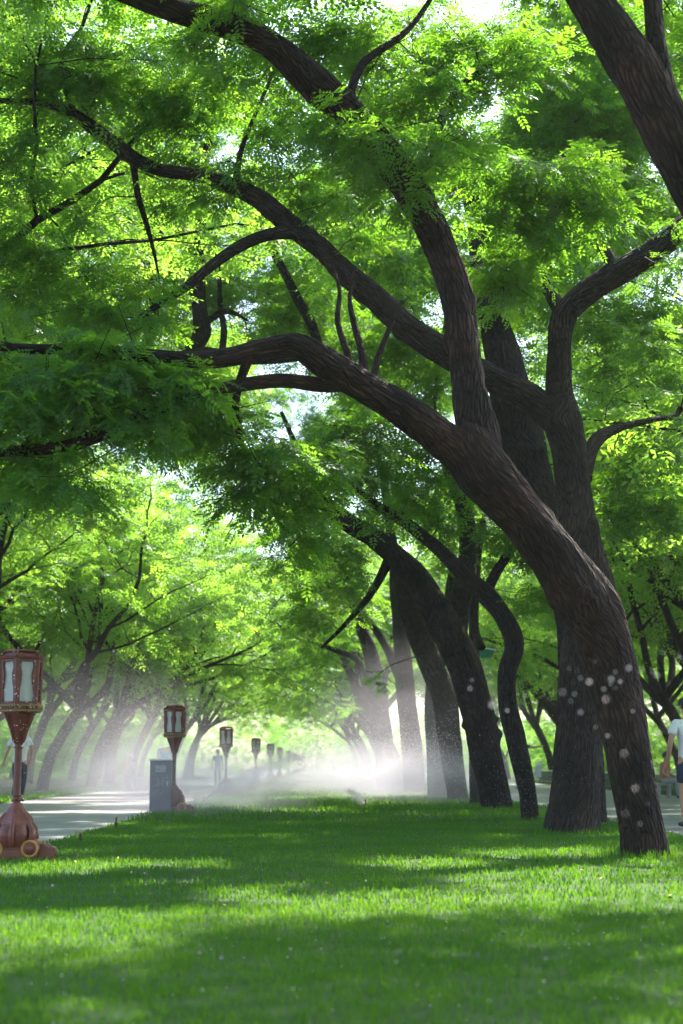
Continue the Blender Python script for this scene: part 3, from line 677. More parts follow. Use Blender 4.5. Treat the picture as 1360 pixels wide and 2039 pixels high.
# ------------------------------------------------------------------ whole trees for the rows behind
def grow(seed, kind, H=12.0, lean=1.0, n_sp=13, low=0.0, th=None):
    g = np.random.default_rng(seed)
    L = Limbs(); tips = []
    th = th or g.uniform(1.9, 2.7); r0 = g.uniform(0.20, 0.27)
    top = Vector((lean * th * g.uniform(0.18, 0.4), g.uniform(-.25, .25), th))
    L.add([(0, 0, -0.06), (top.x * 0.25, top.y * .3, th * 0.45), tuple(top)], [r0, r0 * 0.86, r0 * 0.8], nseg=14, step=0.2, bump=0.035, seed=seed, flare=0.15)
    def branch(p, d, ln, r, lev, sd):
        n = 6; pts = [p]; q = Vector(p); d = Vector(d).normalized()
        for i in range(n):
            d = (d + Vector((g.normal(0, .24), g.normal(0, .24), g.normal(0.02 if lev < 3 else -0.06, .12)))).normalized()
            q = q + d * (ln / n); pts.append(Vector(q))
        rr = [r * (1 - 0.62 * i / n) for i in range(n + 1)]
        L.add(pts, rr, nseg=(12, 10, 6, 4)[lev], step=(0.2, 0.25, 0.4, 0.6)[lev], bump=0.03 if lev < 2 else 0, seed=sd, record=False)
        if lev == 3:
            tips.append((pts[-1], ln)); tips.append((pts[3], ln)); return
        nc = (0, 5, 4, 0)[lev]
        for k in range(nc):
            i = min(n, 2 + int((k + g.uniform(0, 1)) * (n - 1.5) / nc))
            a = g.uniform(0, 6.28)
            side = Vector((math.cos(a), math.sin(a), g.uniform(-0.25, 0.75)))
            branch(pts[i], d * 0.55 + side * 0.8, ln * g.uniform(0.42, 0.62), rr[i] * 0.55, lev + 1, sd * 7 + k)
        branch(pts[-1], d, ln * 0.5, rr[-1], lev + 1, sd * 5)
    nl = 5
    for k in range(nl):
        a = 2 * math.pi * (k + g.uniform(-.3, .3)) / nl
        el = g.uniform(0.45, 1.25) - low * (k % 2)
        d = Vector((math.cos(a) * math.cos(el) + lean * 0.38, math.sin(a) * math.cos(el), math.sin(el)))
        branch(top * g.uniform(0.88, 1.0), d, (H - th) * g.uniform(0.50, 0.66), r0 * g.uniform(0.5, 0.66), 1, seed * 3 + k)
    chunks = []
    C = []
    for p, ln in tips:
        if p[2] < 3.1: continue
        C.append(clump_pts(np.array(p), 0.75, int(n_sp + g.uniform(0, 1)), g, 0.6))
    chunks.append(leaves_np(np.concatenate(C), kind, g))
    return L.mesh('trunk'), leaf_mesh('crown', chunks)

VAR_FAR = [grow(400 + i, 'far', H=14 + i * 0.8, n_sp=7.5, low=-0.25, th=2.9) for i in range(4)]

VAR_TALL = [grow(500 + i, 'mid', H=17 + i, n_sp=13, low=-0.15, th=4.6) for i in range(3)]
ORD = ['first', 'second', 'third', 'fourth', 'fifth', 'sixth', 'seventh', 'eighth', 'ninth', 'tenth', 'eleventh', 'twelfth', 'thirteenth', 'fourteenth', 'fifteenth', 'sixteenth', 'seventeenth', 'eighteenth']
k = 0
def row(xs, ys, facing, sun_tone, label, group, vari):
    global k
    for i, y in enumerate(ys):
        tr, cr = vari[k % len(vari)]; k += 1
        x = xs + G.uniform(-0.5, 0.5)
        rz = (0 if facing > 0 else math.pi) + G.uniform(-0.6, 0.6)
        lab = label(i) if callable(label) else label
        finish_tree(Vector((x, y, 0)), None, None, BARK_C, LEAF_SUN if sun_tone else LEAF, lab, group, tr, cr, rz)
        TREES[-1].scale = (1, 1, G.uniform(0.9, 1.1))

row(-10.8, [22, 31, 40], 1, True, lambda i: f'{ORD[i]} locust tree along the far edge of the left path, its trunk out of view', 'trees beyond the left path', VAR_TALL)
row(-9.0, [50, 58, 66, 75, 85, 96, 109], 1, True, lambda i: f'{ORD[i]} visible trunk from the left in the row beyond the left path, sunlit crown', 'trees beyond the left path', VAR_FAR)
row(-13.8, [40, 50, 60, 71, 83, 96, 112], 1, True, lambda i: f'{ORD[i]} locust tree from the near end of the hazy second row left of the path', 'trees in the second row on the left', VAR_FAR)
row(-20, [55, 68, 82, 98, 118], 1, True, lambda i: f'{ORD[i]} locust tree from the near end of the shady third row on the left', 'trees in the third row on the left', VAR_FAR)
row(3.4, [65, 74, 84, 95, 107, 120, 135], -1, True, lambda i: f'hazy locust tree of the lawn row, {ORD[i]} one beyond the mist', 'far trees of the lawn row', VAR_FAR)
row(11.6, [27, 38, 47, 57, 68, 80, 94], -1, False, lambda i: f'{ORD[i]} locust tree from the near end along the right path fence', 'trees behind the picket fence', VAR_FAR)
row(17.5, [35, 47, 60, 74, 90, 108], -1, True, lambda i: f'{ORD[i]} locust tree from the near end of the second row behind the fence', 'trees in the second row on the right', VAR_FAR)
row(25, [50, 66, 84, 104], -1, True, lambda i: f'{ORD[i]} locust tree from the near end of the third row on the right', 'trees in the third row on the right', VAR_FAR)

row(-16, [33, 45], 1, True, lambda i: f'{ORD[i]} tall locust filling the sky behind the upper left limbs', 'tall trees at the back', VAR_TALL)
row(14.5, [33, 44, 56], -1, True, lambda i: f'{ORD[i]} tall locust filling the sky behind the right-hand limbs', 'tall trees at the back on the right', VAR_TALL)

row(4.0, [-2, -12, -22], -1, False, lambda i: f'{ORD[i]} unseen locust tree added behind the camera in line with the lawn row', 'trees behind the camera', VAR_TALL)  # rows carried on out of view, added to block sky light from behind
row(-10.5, [1, -8, -18], 1, True, lambda i: f'{ORD[i]} unseen locust tree added behind the camera beside the left path', 'trees behind the camera on the left', VAR_TALL)
row(15, [3, -6, -16], -1, True, lambda i: f'{ORD[i]} unseen locust tree added near the camera beyond the right path', 'trees beside the camera on the right', VAR_TALL)

# far leaf masses; the two side ones are added for the dark band of shade
def thicket(label, x0, x1, y0, y1, h, n, seed):
    g = np.random.default_rng(seed)
    p = np.stack([g.uniform(x0, x1, n), g.uniform(y0, y1, n), h * g.uniform(0.02, 1, n) ** 0.8], 1)
    p[:, 2] *= 0.75 + 0.3 * np.sin(p[:, 0] * 0.9) * np.sin(p[:, 1] * 0.35) 
    o = link('leaf_mass', leaf_mesh('leaf_mass', [leaves_np(p, 'far', g)]), LEAF)
    tag(o, label, None, None, 'stuff')
thicket('added leaf mass for the dark band of shade far beyond the left path', -32, -13.5, 86, 165, 5.5, 11000, 1)
thicket('added leaf mass for the dark band of shade far behind the right fence', 14.5, 34, 76, 165, 5.5, 11000, 2)
thicket('far wood closing the right side of the avenue', 1.5, 40, 190, 225, 10, 7000, 3)
thicket('far wood closing the left side of the avenue', -46, -4.5, 190, 225, 10, 7000, 4)

thicket('pale wood closing the far end of the avenue', -9, 8, 236, 262, 11, 5000, 5)

# ------------------------------------------------------------------ palace lanterns along the lawn edge
RED = simple('lantern_dark_red', (0.085, 0.030, 0.018), (0.19, 0.032, 0.024), 14, 0.42, 0.15, spec=0.5)
RED2 = simple('lantern_base_red', (0.16, 0.042, 0.032), (0.26, 0.066, 0.048), 9, 0.38, 0.2, spec=0.5)
BRONZE = simple('lantern_bronze', (0.17, 0.085, 0.028), (0.25, 0.13, 0.045), 20, 0.4, 0.2, spec=0.5)
GILT = simple('gilt_ring', (0.50, 0.23, 0.06), (0.62, 0.30, 0.08), 20, 0.4)
def glass_mat():
    m, n, l, out = mat('frosted_glass')
    d = n.new('ShaderNodeBsdfDiffuse'); d.inputs[0].default_value = (0.72, 0.74, 0.74, 1)
    t = n.new('ShaderNodeBsdfTranslucent'); t.inputs[0].default_value = (0.80, 0.84, 0.85, 1)
    mx = n.new('ShaderNodeMixShader'); mx.inputs[0].default_value = 0.6
    l.new(d.outputs[0], mx.inputs[1]); l.new(t.outputs[0], mx.inputs[2])
    g = n.new('ShaderNodeBsdfGlossy'); g.inputs['Roughness'].default_value = 0.2
    m2 = n.new('ShaderNodeMixShader'); m2.inputs[0].default_value = 0.06
    l.new(mx.outputs[0], m2.inputs[1]); l.new(g.outputs[0], m2.inputs[2]); l.new(m2.outputs[0], out.inputs[0])
    return m
FROST = glass_mat()

def hexpts(r, z, ph=math.pi / 2): return [Vector((r * math.cos(ph + i * math.pi / 3), r * math.sin(ph + i * math.pi / 3), z)) for i in range(6)]
HEX = math.pi / 2

def make_lantern(loc, label, group):
    root = empty('palace_lantern', loc, 0, label, 'lantern', group)
    # foot: cross of scrolls round a square plinth
    b = MB()
    b.box((0, 0, 0.05), (0.46, 0.30, 0.10)); b.box((0, 0, 0.115), (0.36, 0.26, 0.05))
    b.build('plinth', RED2, root, bevel=0.012)
    for sx in (-1, 1):
        f = MB()
        f.lathe([(0.062, -0.06), (0.068, -0.04), (0.068, 0.04), (0.062, 0.06)], 16, None, Matrix.Translation((sx * 0.275, 0, 0.085)) @ Matrix.Rotation(R(90), 4, 'X'))
        f.lathe([(0.045, -0.055), (0.05, -0.04), (0.05, 0.04), (0.045, 0.055)], 16, None, Matrix.Translation((sx * 0.352, 0, 0.075)) @ Matrix.Rotation(R(90), 4, 'X'))
        f.ball((sx * 0.31, 0, 0.12), 0.036)
        f.box((sx * 0.29, 0, 0.022), (0.17, 0.15, 0.044))
        f.build('scroll_foot', RED2, root, True)
        dr = MB().lathe([(0.070, -0.15), (0.084, -0.135), (0.088, 0), (0.084, 0.135), (0.070, 0.15)], 28, None, Matrix.Translation((sx * 0.168, 0, 0.106)) @ Matrix.Rotation(R(90), 4, 'X')).build('drum', RED2, root, True)
        for sy in (-1, 1):
            MB().torus((sx * 0.168, sy * 0.150, 0.106), (0, 1, 0), 0.072, 0.0125).build('ring', GILT, dr, True)
            MB().ball((sx * 0.168, sy * 0.150, 0.106), 0.04, 1, 0.5, 1).build('boss', RED2, dr, True)
    prof = [(0.155, 0.12), (0.178, 0.17), (0.190, 0.225), (0.186, 0.275), (0.165, 0.315), (0.150, 0.335), (0.150, 0.36), (0.135, 0.39), (0.108, 0.42), (0.098, 0.445), (0.086, 0.475), (0.062, 0.50), (0.050, 0.53)]
    MB().lathe(prof, 48, lambda a, z: 1 + (0.07 if z < 0.45 else 0.02) * math.cos(6 * a) * (1 if z < 0.33 else -1), ).build('gourd_body', RED2, root, True)
    for i in range(6):   # carved leaves over the body
        a = i * math.pi / 3 + math.pi / 6
        q = lambda r, z: (r * math.cos(a), r * math.sin(a), z)
        MB().tube([q(0.165, 0.13), q(0.205, 0.21), q(0.196, 0.29), q(0.158, 0.34), q(0.15, 0.38), q(0.105, 0.44)], [0.022, 0.03, 0.026, 0.02, 0.022, 0.01], 8).build('carved_leaf', RED2, root, True)
    MB().lathe([(0.040, 0.52), (0.037, 0.56), (0.036, 0.80), (0.036, 1.10), (0.036, 1.40)], 20).build('post', RED, root, True)
    for z in (0.56, 0.60, 1.06): MB().torus((0, 0, z), (0, 0, 1), 0.038, 0.010).build('collar', RED, root, True)
    for i in range(6):
        a = HEX + i * math.pi / 3
        u = Vector((math.cos(a), math.sin(a), 0)); w = Vector((-math.sin(a), math.cos(a), 0)) * 0.014
        out = [u * 0.03 + Vector((0, 0, 1.08)), u * 0.060 + Vector((0, 0, 1.12)), u * 0.088 + Vector((0, 0, 1.22)), u * 0.122 + Vector((0, 0, 1.30)), u * 0.160 + Vector((0, 0, 1.395)), u * 0.03 + Vector((0, 0, 1.395))]
        v = [p + w for p in out] + [p - w for p in out]; n = len(out)
        MB().add(v, [tuple(range(n)), tuple(range(2 * n - 1, n - 1, -1))] + [(j, (j + 1) % n, n + (j + 1) % n, n + j) for j in range(n)]).build('bracket_fin', RED, root)
    br = MB().lathe([(0.045, 1.12), (0.075, 1.24), (0.11, 1.34), (0.13, 1.39)], 6, None, Matrix(), HEX)
    br.build('bracket', RED, root)
    lg = MB().lathe([(0.19, 1.392), (0.222, 1.405), (0.222, 1.425), (0.20, 1.432), (0.20, 1.446), (0.236, 1.452), (0.236, 1.468), (0.21, 1.474)], 6, None, Matrix(), HEX).build('ledge', BRONZE, root)
    bl = MB()
    P = hexpts(0.226, 1.44)
    for i in range(6):
        for j in range(7):
            p = P[i].lerp(P[(i + 1) % 6], j / 7)
            bl.lathe([(0.006, -0.022), (0.009, 0), (0.006, 0.016)], 8, None, Matrix.Translation(p))
    bl.build('baluster_row', BRONZE, lg)['kind'] = 'stuff'
    z0, z1 = 1.474, 1.905
    bo, to = hexpts(0.197, z0), hexpts(0.212, z1)
    for i in range(6):
        c = MB().tube([bo[i], to[i]], 0.0175, 8).build('corner_post', RED, root)
        # window: cusped frame with a frosted pane behind
        A0, A1, B0, B1 = bo[i], bo[(i + 1) % 6], to[i], to[(i + 1) % 6]
        nrm = ((A0 + A1) / 2); nrm.z = 0; nrm.normalize()
        def P2(u, v): return A0.lerp(A1, u).lerp(B0.lerp(B1, u), v)
        fr = MB()
        N = 14
        def half(v):   # half width of the opening along the height: vase outline
            return 0.285 - 0.05 * math.exp(-((v - 0.66) / 0.10) ** 2) + 0.02 * math.sin(v * 9) - 0.06 * max(0, (v - 0.86) / 0.14) + (0.0 if v > 0.4 else 0.035)
        for sgn in (-1, 1):
            vs, fs = [], []
            for j in range(N + 1):
                v = 0.05 + 0.90 * j / N; ui = 0.5 + sgn * half(v); ue = 0.5 + sgn * 0.47
                for off in (0.006, -0.010):
                    vs += [P2(ui, v) + nrm * off, P2(ue, v) + nrm * off]
            for j in range(N):
                a, b_ = j * 4, j * 4 + 4
                fs += [(a, a + 1, b_ + 1, b_), (a + 2, b_ + 2, b_ + 3, a + 3), (a, b_, b_ + 2, a + 2), (a + 1, a + 3, b_ + 3, b_ + 1)]
            fr.add(vs, fs)
        for v0, v1 in ((0.002, 0.052), (0.94, 0.998)):
            vs = [P2(u, v) + nrm * off for u in (0.05, 0.95) for v in (v0, v1) for off in (0.0075, -0.0115)]
            fr.add(vs, [(0, 1, 3, 2), (4, 6, 7, 5), (0, 4, 5, 1), (2, 3, 7, 6), (0, 2, 6, 4), (1, 5, 7, 3)])
        fo = fr.build('window_frame', RED, root)
        pv = [P2(u, v) - nrm * o_ for o_ in (0.014, 0.019) for u, v in ((0.08, 0.02), (0.92, 0.02), (0.92, 0.98), (0.08, 0.98))]
        MB().add(pv, [(0, 1, 2, 3), (7, 6, 5, 4), (0, 4, 5, 1), (1, 5, 6, 2), (2, 6, 7, 3), (3, 7, 4, 0)]).build('pane', FROST, fo)
    rf = MB().lathe([(0.20, 1.903), (0.236, 1.910), (0.240, 1.926), (0.205, 1.938), (0.176, 1.962), (0.162, 1.974), (0.176, 1.980), (0.176, 1.996), (0.15, 2.0)], 6, None, Matrix(), HEX).build('roof', RED, root)
    a_, b_ = hexpts(0.232, 1.930), hexpts(0.166, 1.978)
    for i in range(6): MB().tube([a_[i], b_[i]], 0.010, 6).build('ridge', RED, rf)
    return root

LX, LD0 = -2.955, 14.8
LN = make_lantern((LX, LD0, 0), 'nearest dark red palace lantern, cut by the left edge, on a scrolled red base', 'palace lanterns along the lawn edge')
lant_d = [28.9, 45.2, 65, 83, 101, 126, 150, 172, 200, 230]
for i, d in enumerate(lant_d):
    nm = ['second dark red palace lantern, beside the grey cabinet at the path edge', 'third palace lantern with a pale lit pane, its base lost in mist',
          'fourth palace lantern, dark panes, standing in the white mist'][i] if i < 3 else f'{ORD[i+1]} palace lantern in the receding line, its post faded into the mist'
    copy_tree(LN, (LX + (0.13 if i == 0 else 0.065), d, 0), G.uniform(-0.06, 0.06), nm)

# ------------------------------------------------------------------ grey cabinet by the second lantern
CAB = simple('cabinet_grey', (0.17, 0.14, 0.175), (0.21, 0.175, 0.21), 6, 0.5)
CABT = simple('cabinet_top', (0.55, 0.56, 0.60), (0.6, 0.6, 0.64), 6, 0.35)
cb = empty('electric_cabinet', at(319, 1616, 28.75), R(4), 'tall grey utility cabinet at the path edge beside the second lantern', 'cabinet')
MB().box((0, 0, 0.49), (0.40, 0.30, 0.90)).build('cabinet_body', CAB, cb, bevel=0.008)
MB().box((0, 0, 0.955), (0.44, 0.34, 0.025)).build('cabinet_top', CABT, cb, bevel=0.004)
MB().box((0, 0, 0.02), (0.40, 0.33, 0.045)).build('cabinet_foot', CAB, cb, bevel=0.004)
dr = MB().box((0, -0.155, 0.50), (0.32, 0.012, 0.78)).build('cabinet_door', CAB, cb, bevel=0.003)
MB().box((0.125, -0.166, 0.52), (0.02, 0.018, 0.09)).build('handle', CABT, dr, bevel=0.003)
for i in range(5): MB().box((0, -0.163, 0.74 + i * 0.025), (0.2, 0.008, 0.010)).build('vent_slat', CABT, dr)

# ------------------------------------------------------------------ green box on the slim stem
GREEN = simple('green_paint', (0.01, 0.16, 0.09), (0.015, 0.20, 0.11), 10, 0.35)
PALE = simple('green_lid_sunlit', (0.42, 0.62, 0.58), (0.48, 0.66, 0.62), 10, 0.3)  # lid paler than the box: sunlight on its top put into the colour
gb = empty('speaker_box', at(960, 1312, 34.7), R(-30), 'green box with a sloping lid coloured pale for sunlight fixed high on a slim trunk', 'box')
w = [(-.09, -.10, 0), (.07, -.10, .02), (.07, .10, .02), (-.09, .10, 0)]
t_ = [(-.12, -.14, .24), (.17, -.14, .19), (.17, .14, .19), (-.12, .14, .24)]
MB().add([Vector(p) + Vector((.1, 0, 0)) for p in w + t_], [(0, 1, 2, 3), (4, 5, 6, 7), (0, 1, 5, 4), (1, 2, 6, 5), (2, 3, 7, 6), (3, 0, 4, 7)]).build('box_shell', GREEN, gb, bevel=0.006)
MB().add([Vector((p[0] * 1.1 + .1, p[1] * 1.12, p[2] + dz)) for dz in (0.004, 0.03) for p in t_], [(0, 3, 2, 1), (4, 5, 6, 7), (0, 1, 5, 4), (1, 2, 6, 5), (2, 3, 7, 6), (3, 0, 4, 7)]).build('lid', PALE, gb, bevel=0.004)
MB().box((-0.06, 0, 0.12), (0.12, 0.04, 0.05)).build('bracket', GREEN, gb)

# ------------------------------------------------------------------ sprinkler heads
BLACK = simple('black_plastic', (0.02, 0.022, 0.022), (0.03, 0.03, 0.03), 10, 0.4)
BRASS = simple('brass', (0.35, 0.24, 0.08), (0.42, 0.3, 0.1), 10, 0.35, metal=0.8)
def sprinkler(p, label, h=0.12):
    r = empty('lawn_sprinkler', (p[0], p[1], 0.0), 0, label, 'sprinkler', 'sprinklers in the lawn')
    MB().lathe([(0.024, 0), (0.024, h * 0.6), (0.018, h * 0.62), (0.013, h * 0.64), (0.013, h)], 14).build('riser', BLACK, r, True)
    nz = MB(); nz.lathe([(0.017, h), (0.021, h + .01), (0.019, h + .028), (0.008, h + .034)], 14); nz.tube([(0, 0, h + .018), (0.02, -0.012, h + .028)], 0.006, 6)
    nz.build('nozzle', BRASS, r, True)
sprinkler(at(728, 1605, 33.0), 'small sprinkler head spitting a short spray in mid lawn', 0.13)
sprinkler(at(392, 1603, 33.8), 'sprinkler at the lawn edge throwing a bright jet right of the second lantern', 0.10)
sprinkler(at(682, 1564, 62), 'far sprinkler in mid lawn under the mist bank', 0.14)
sprinkler(at(231, 1648, 21.8), 'short dark sprinkler riser at the lawn edge nearer the cabinet', 0.14)
sprinkler(at(160, 1675, 17.9), 'short dark sprinkler riser at the lawn edge nearest the first lantern', 0.10)

# ------------------------------------------------------------------ low picket fence on the right
IRON = simple('fence_green', (0.02, 0.06, 0.035), (0.03, 0.075, 0.04), 12, 0.5)
TIPM = simple('fence_white_tip', (0.62, 0.64, 0.66), (0.7, 0.7, 0.7), 10, 0.5)
fx = PR_FAR + 0.12
fe = empty('picket_fence', (fx, 30, 0), 0, 'low dark green picket fence with white tips along the far edge of the right path', 'fence')
MB().box((0, 20, 0.14), (0.03, 44, 0.03)).build('rail', IRON, fe)
MB().box((0, 20, 0.42), (0.03, 44, 0.03)).build('rail', IRON, fe)
pm = MB().box((0, 0, 0.29), (0.022, 0.040, 0.58)).mesh('picket'); pm.materials.append(IRON)
tm = MB().add([(-.013, -.023, .583), (.013, -.023, .583), (.013, .023, .583), (-.013, .023, .583), (0, 0, .66)], [(3, 2, 1, 0), (0, 1, 4), (1, 2, 4), (2, 3, 4), (3, 0, 4)]).mesh('tip'); tm.materials.append(TIPM)
for i in range(270):
    p = link('picket', pm, None, fe); p.location = (0.026, -1.9 + i * 0.163, 0)
    q = link('tip', tm, None, p)

# ------------------------------------------------------------------ people
SKIN = simple('skin', (0.42, 0.23, 0.16), (0.46, 0.26, 0.185), 12, 0.5)
HAIRM = simple('hair_black', (0.012, 0.010, 0.010), (0.02, 0.017, 0.015), 40, 0.5)
def cloth(name, c): return simple(name, c, tuple(x * 0.85 for x in c), 5, 0.9, 0.1)
WHITE = cloth('white_cotton', (0.82, 0.81, 0.84)); NAVY = cloth('navy_cloth', (0.028, 0.036, 0.075)); TEAL = cloth('dark_trousers', (0.03, 0.05, 0.075))
PEACH = cloth('peach_shirt', (0.62, 0.34, 0.30)); SKY = cloth('sky_blue_shirt', (0.05, 0.36, 0.62)); BLUE = cloth('blue_shirt', (0.04, 0.14, 0.55)); GREY = cloth('grey_cloth', (0.32, 0.33, 0.38)); RUST = cloth('rust_shirt', (0.42, 0.17, 0.12)); CREAM = cloth('cream_cap', (0.7, 0.6, 0.55))
SHOE = cloth('shoe', (0.06, 0.055, 0.06)); STRIPE = cloth('white_stripe', (0.62, 0.66, 0.76))

def skinned(name, chains, m, parent, sub=2):
    """chains: lists of (point, radius); chains share a start point by position"""
    vs, es, rs, key = [], [], [], {}
    for ch in chains:
        prev = None
        for p, r in ch:
            kx = tuple(round(c, 4) for c in p)
            if kx not in key: key[kx] = len(vs); vs.append(p); rs.append(r)
            i = key[kx]
            if prev is not None and prev != i: es.append((prev, i))
            prev = i
    me = bpy.data.meshes.new(name); me.from_pydata([tuple(v) for v in vs], es, [])
    o = link(name, me, m, parent)
    sk = o.modifiers.new('skin', 'SKIN'); sk.use_smooth_shade = True; sk.branch_smoothing = 0.4
    sv = me.skin_vertices[0].data
    for i, r in enumerate(rs):
        sv[i].radius = r if isinstance(r, tuple) else (r, r); sv[i].use_root = (i == 0)
    s = o.modifiers.new('subsurf', 'SUBSURF'); s.levels = sub; s.render_levels = sub
    return o

def lp(a, b, t): return tuple(a[i] * (1 - t) + b[i] * t for i in range(3))
def person(loc, rz, label, J, shirt, legs, shoes=SHOE, cap=None, hair=True, sleeve=0.5, leg_to=1.0, scale=1.0, group=None, stripes=None):
    """figure facing its own +y; J overrides joints"""
    D = dict(pel=(0, 0, .94), spi=(0, -.01, 1.12), che=(0, 0, 1.30), nek=(0, 0.005, 1.46), hd0=(0, .015, 1.54), hd1=(0, .03, 1.62), hd2=(0, .02, 1.70),
             sL=(-.185, 0, 1.40), sR=(.185, 0, 1.40), eL=(-.24, -.02, 1.12), eR=(.24, -.02, 1.12), wL=(-.25, .06, .88), wR=(.25, .06, .88),
             hL=(-.095, 0, .90), hR=(.095, 0, .90), kL=(-.10, .03, .49), kR=(.10, .03, .49), aL=(-.10, -.02, .09), aR=(.10, -.02, .09), tL=(-.115, .13, .04), tR=(.115, .13, .04))
    D.update(J)
    root = empty('person', loc, rz, label, 'person', group); root.scale = (scale,) * 3
    ch = [[(D['pel'], (.13, .10)), (D['spi'], (.125, .095)), (D['che'], (.145, .10)), (D['nek'], .058), (D['hd0'], .072), (D['hd1'], .092), (D['hd2'], .072)]]
    for s in 'LR':
        sh, el, wr = D['s' + s], D['e' + s], D['w' + s]
        dv = (Vector(wr) - Vector(el)).normalized(); hb = tuple(Vector(wr) + dv * .05); hp = tuple(Vector(wr) + dv * .095)
        ch.append([(D['che'], (.145, .10)), (sh, .062), (lp(sh, el, .5), .048), (el, .040), (lp(el, wr, .4), .038), (wr, .026), (hb, (.036, .020)), (hp, (.038, .018))])
        sd_ = Vector((0, 0, 1)).cross(dv); sd_ = sd_.normalized() if sd_.length > .1 else Vector((1, 0, 0))
        for k in range(4):
            b = Vector(hp) + sd_ * (k - 1.5) * .019
            ln = (.062, .075, .07, .055)[k]
            ch.append([(hp, (.038, .018)), (tuple(b + dv * .02), .0095), (tuple(b + dv * ln * .6), .0085), (tuple(b + dv * ln + Vector((0, .012, -.004))), .007)])
        th = Vector(hb) + sd_ * -.035
        ch.append([(hb, (.036, .020)), (tuple(th + dv * .02), .011), (tuple(th + dv * .05), .009)])
        hp_, kn, an, to = D['h' + s], D['k' + s], D['a' + s], D['t' + s]
        ch.append([(D['pel'], (.13, .10)), (hp_, .092), (lp(hp_, kn, .5), .075), (kn, .055), (lp(kn, an, .35), .055), (an, .036), (to, .03)])
    skinned('body', ch, SKIN, root)
    # shirt
    e = 0.016
    low_ = lp(D['pel'], D['spi'], -.35)
    sc_ = [[(low_, (.15 + e, .12 + e)), (D['pel'], (.15 + e, .12 + e)), (D['spi'], (.14 + e, .105 + e)), (D['che'], (.155 + e, .11 + e)), (lp(D['che'], D['nek'], .75), .085)]]
    for s in 'LR':
        sh, el = D['s' + s], D['e' + s]
        sc_.append([(D['che'], (.155 + e, .11 + e)), (sh, .072 + e * .6), (lp(sh, el, sleeve), .060 + e * .5), (lp(sh, el, min(1, sleeve + .12)), .064 + e * .5)])
    so = skinned('shirt', sc_, shirt, root)
    if stripes:
        for z in stripes:
            sp = MB()
            c_ = lp(D['pel'], D['che'], z)
            sp.lathe([(0.152, -0.03), (0.158, -0.02), (0.158, 0.02), (0.152, 0.03)], 28, lambda a, zz: 1 + 0.17 * abs(math.cos(a)), Matrix.Translation(c_) @ Matrix.Diagonal((1.05, .86, 1, 1)))
            sp.build('shirt_stripe', STRIPE, so, True)
    tr_ = [[(D['pel'], (.142, .108)), (lp(D['pel'], D['spi'], .45), (.14, .105))]]
    for s in 'LR':
        hp_, kn, an = D['h' + s], D['k' + s], D['a' + s]
        c = [(D['pel'], (.142, .108)), (hp_, .102), (lp(hp_, kn, .5), .088)]
        if leg_to > .6: c += [(kn, .068), (lp(kn, an, .5), .062), (lp(kn, an, .9), .056)]
        else: c += [(lp(hp_, kn, .85), .086)]
        tr_.append(c)
    skinned('trousers' if leg_to > .6 else 'shorts', tr_, legs, root)
    for s in 'LR':
        an, to = Vector(D['a' + s]), Vector(D['t' + s]); f = (to - an); f.z = 0; f.normalize()
        skinned('shoe', [[(tuple(an - f * .045 + Vector((0, 0, -.045))), .042), (tuple(an + f * .06 + Vector((0, 0, -.045))), (.046, .04)), (tuple(an + f * .16 + Vector((0, 0, -.055))), (.042, .03))]], shoes, root, 2)
    h1 = Vector(D['hd1']); up = (Vector(D['hd2']) - Vector(D['hd0'])).normalized()
    q = Vector((0, 0, 1)).rotation_difference(up).to_matrix()
    def H(x, y, z): return h1 + q @ Vector((x, y, z))
    if hair:
        hm = MB(); hm.ball(H(0, -.022, .035), .103, .93, 1.0, 1.02, 18); hm.build('hair', HAIRM, root, True)
    MB().ball(H(0, .102, -.025), .017, .8, 1.1, 1.3).build('nose', SKIN, root, True)
    for sx in (-1, 1):
        MB().ball(H(sx * .034, .088, .0), .012).build('eye', HAIRM, root, True)
        MB().ball(H(sx * .092, -.005, -.012), .028, .4, .7, 1.1).build('ear', SKIN, root, True)
    MB().ball(H(0, .088, -.062), .02, 1.1, .5, .3).build('mouth', RUST, root, True)
    if cap:
        cm = MB(); cm.lathe([(.112, .02), (.114, .05), (.10, .095), (.06, .128), (.01, .138)], 20, None, Matrix.Translation(h1) @ q.to_4x4())
        cm.lathe([(.10, .025), (.112, .022), (.112, .030), (.10, .034)], 20, None, Matrix.Translation(H(0, .07, 0)) @ q.to_4x4())
        cm.build('cap', cap, root, True)
    return root

# man walking on the far side of the left path, behind the first lantern
person((-7.15, 36.0, 0), R(-4), 'person in white T-shirt and dark trousers walking away behind the first lantern', dict(
    eL=(-.27, -.02, 1.14), wL=(-.36, .08, .93), eR=(.29, -.05, 1.15), wR=(.22, .05, .93), kL=(-.09, .10, .50), aL=(-.10, -.04, .10), tL=(-.11, .11, .05), kR=(.10, .02, .48), aR=(.10, -.12, .12), tR=(.11, .01, .04)), WHITE, TEAL, scale=1.06)
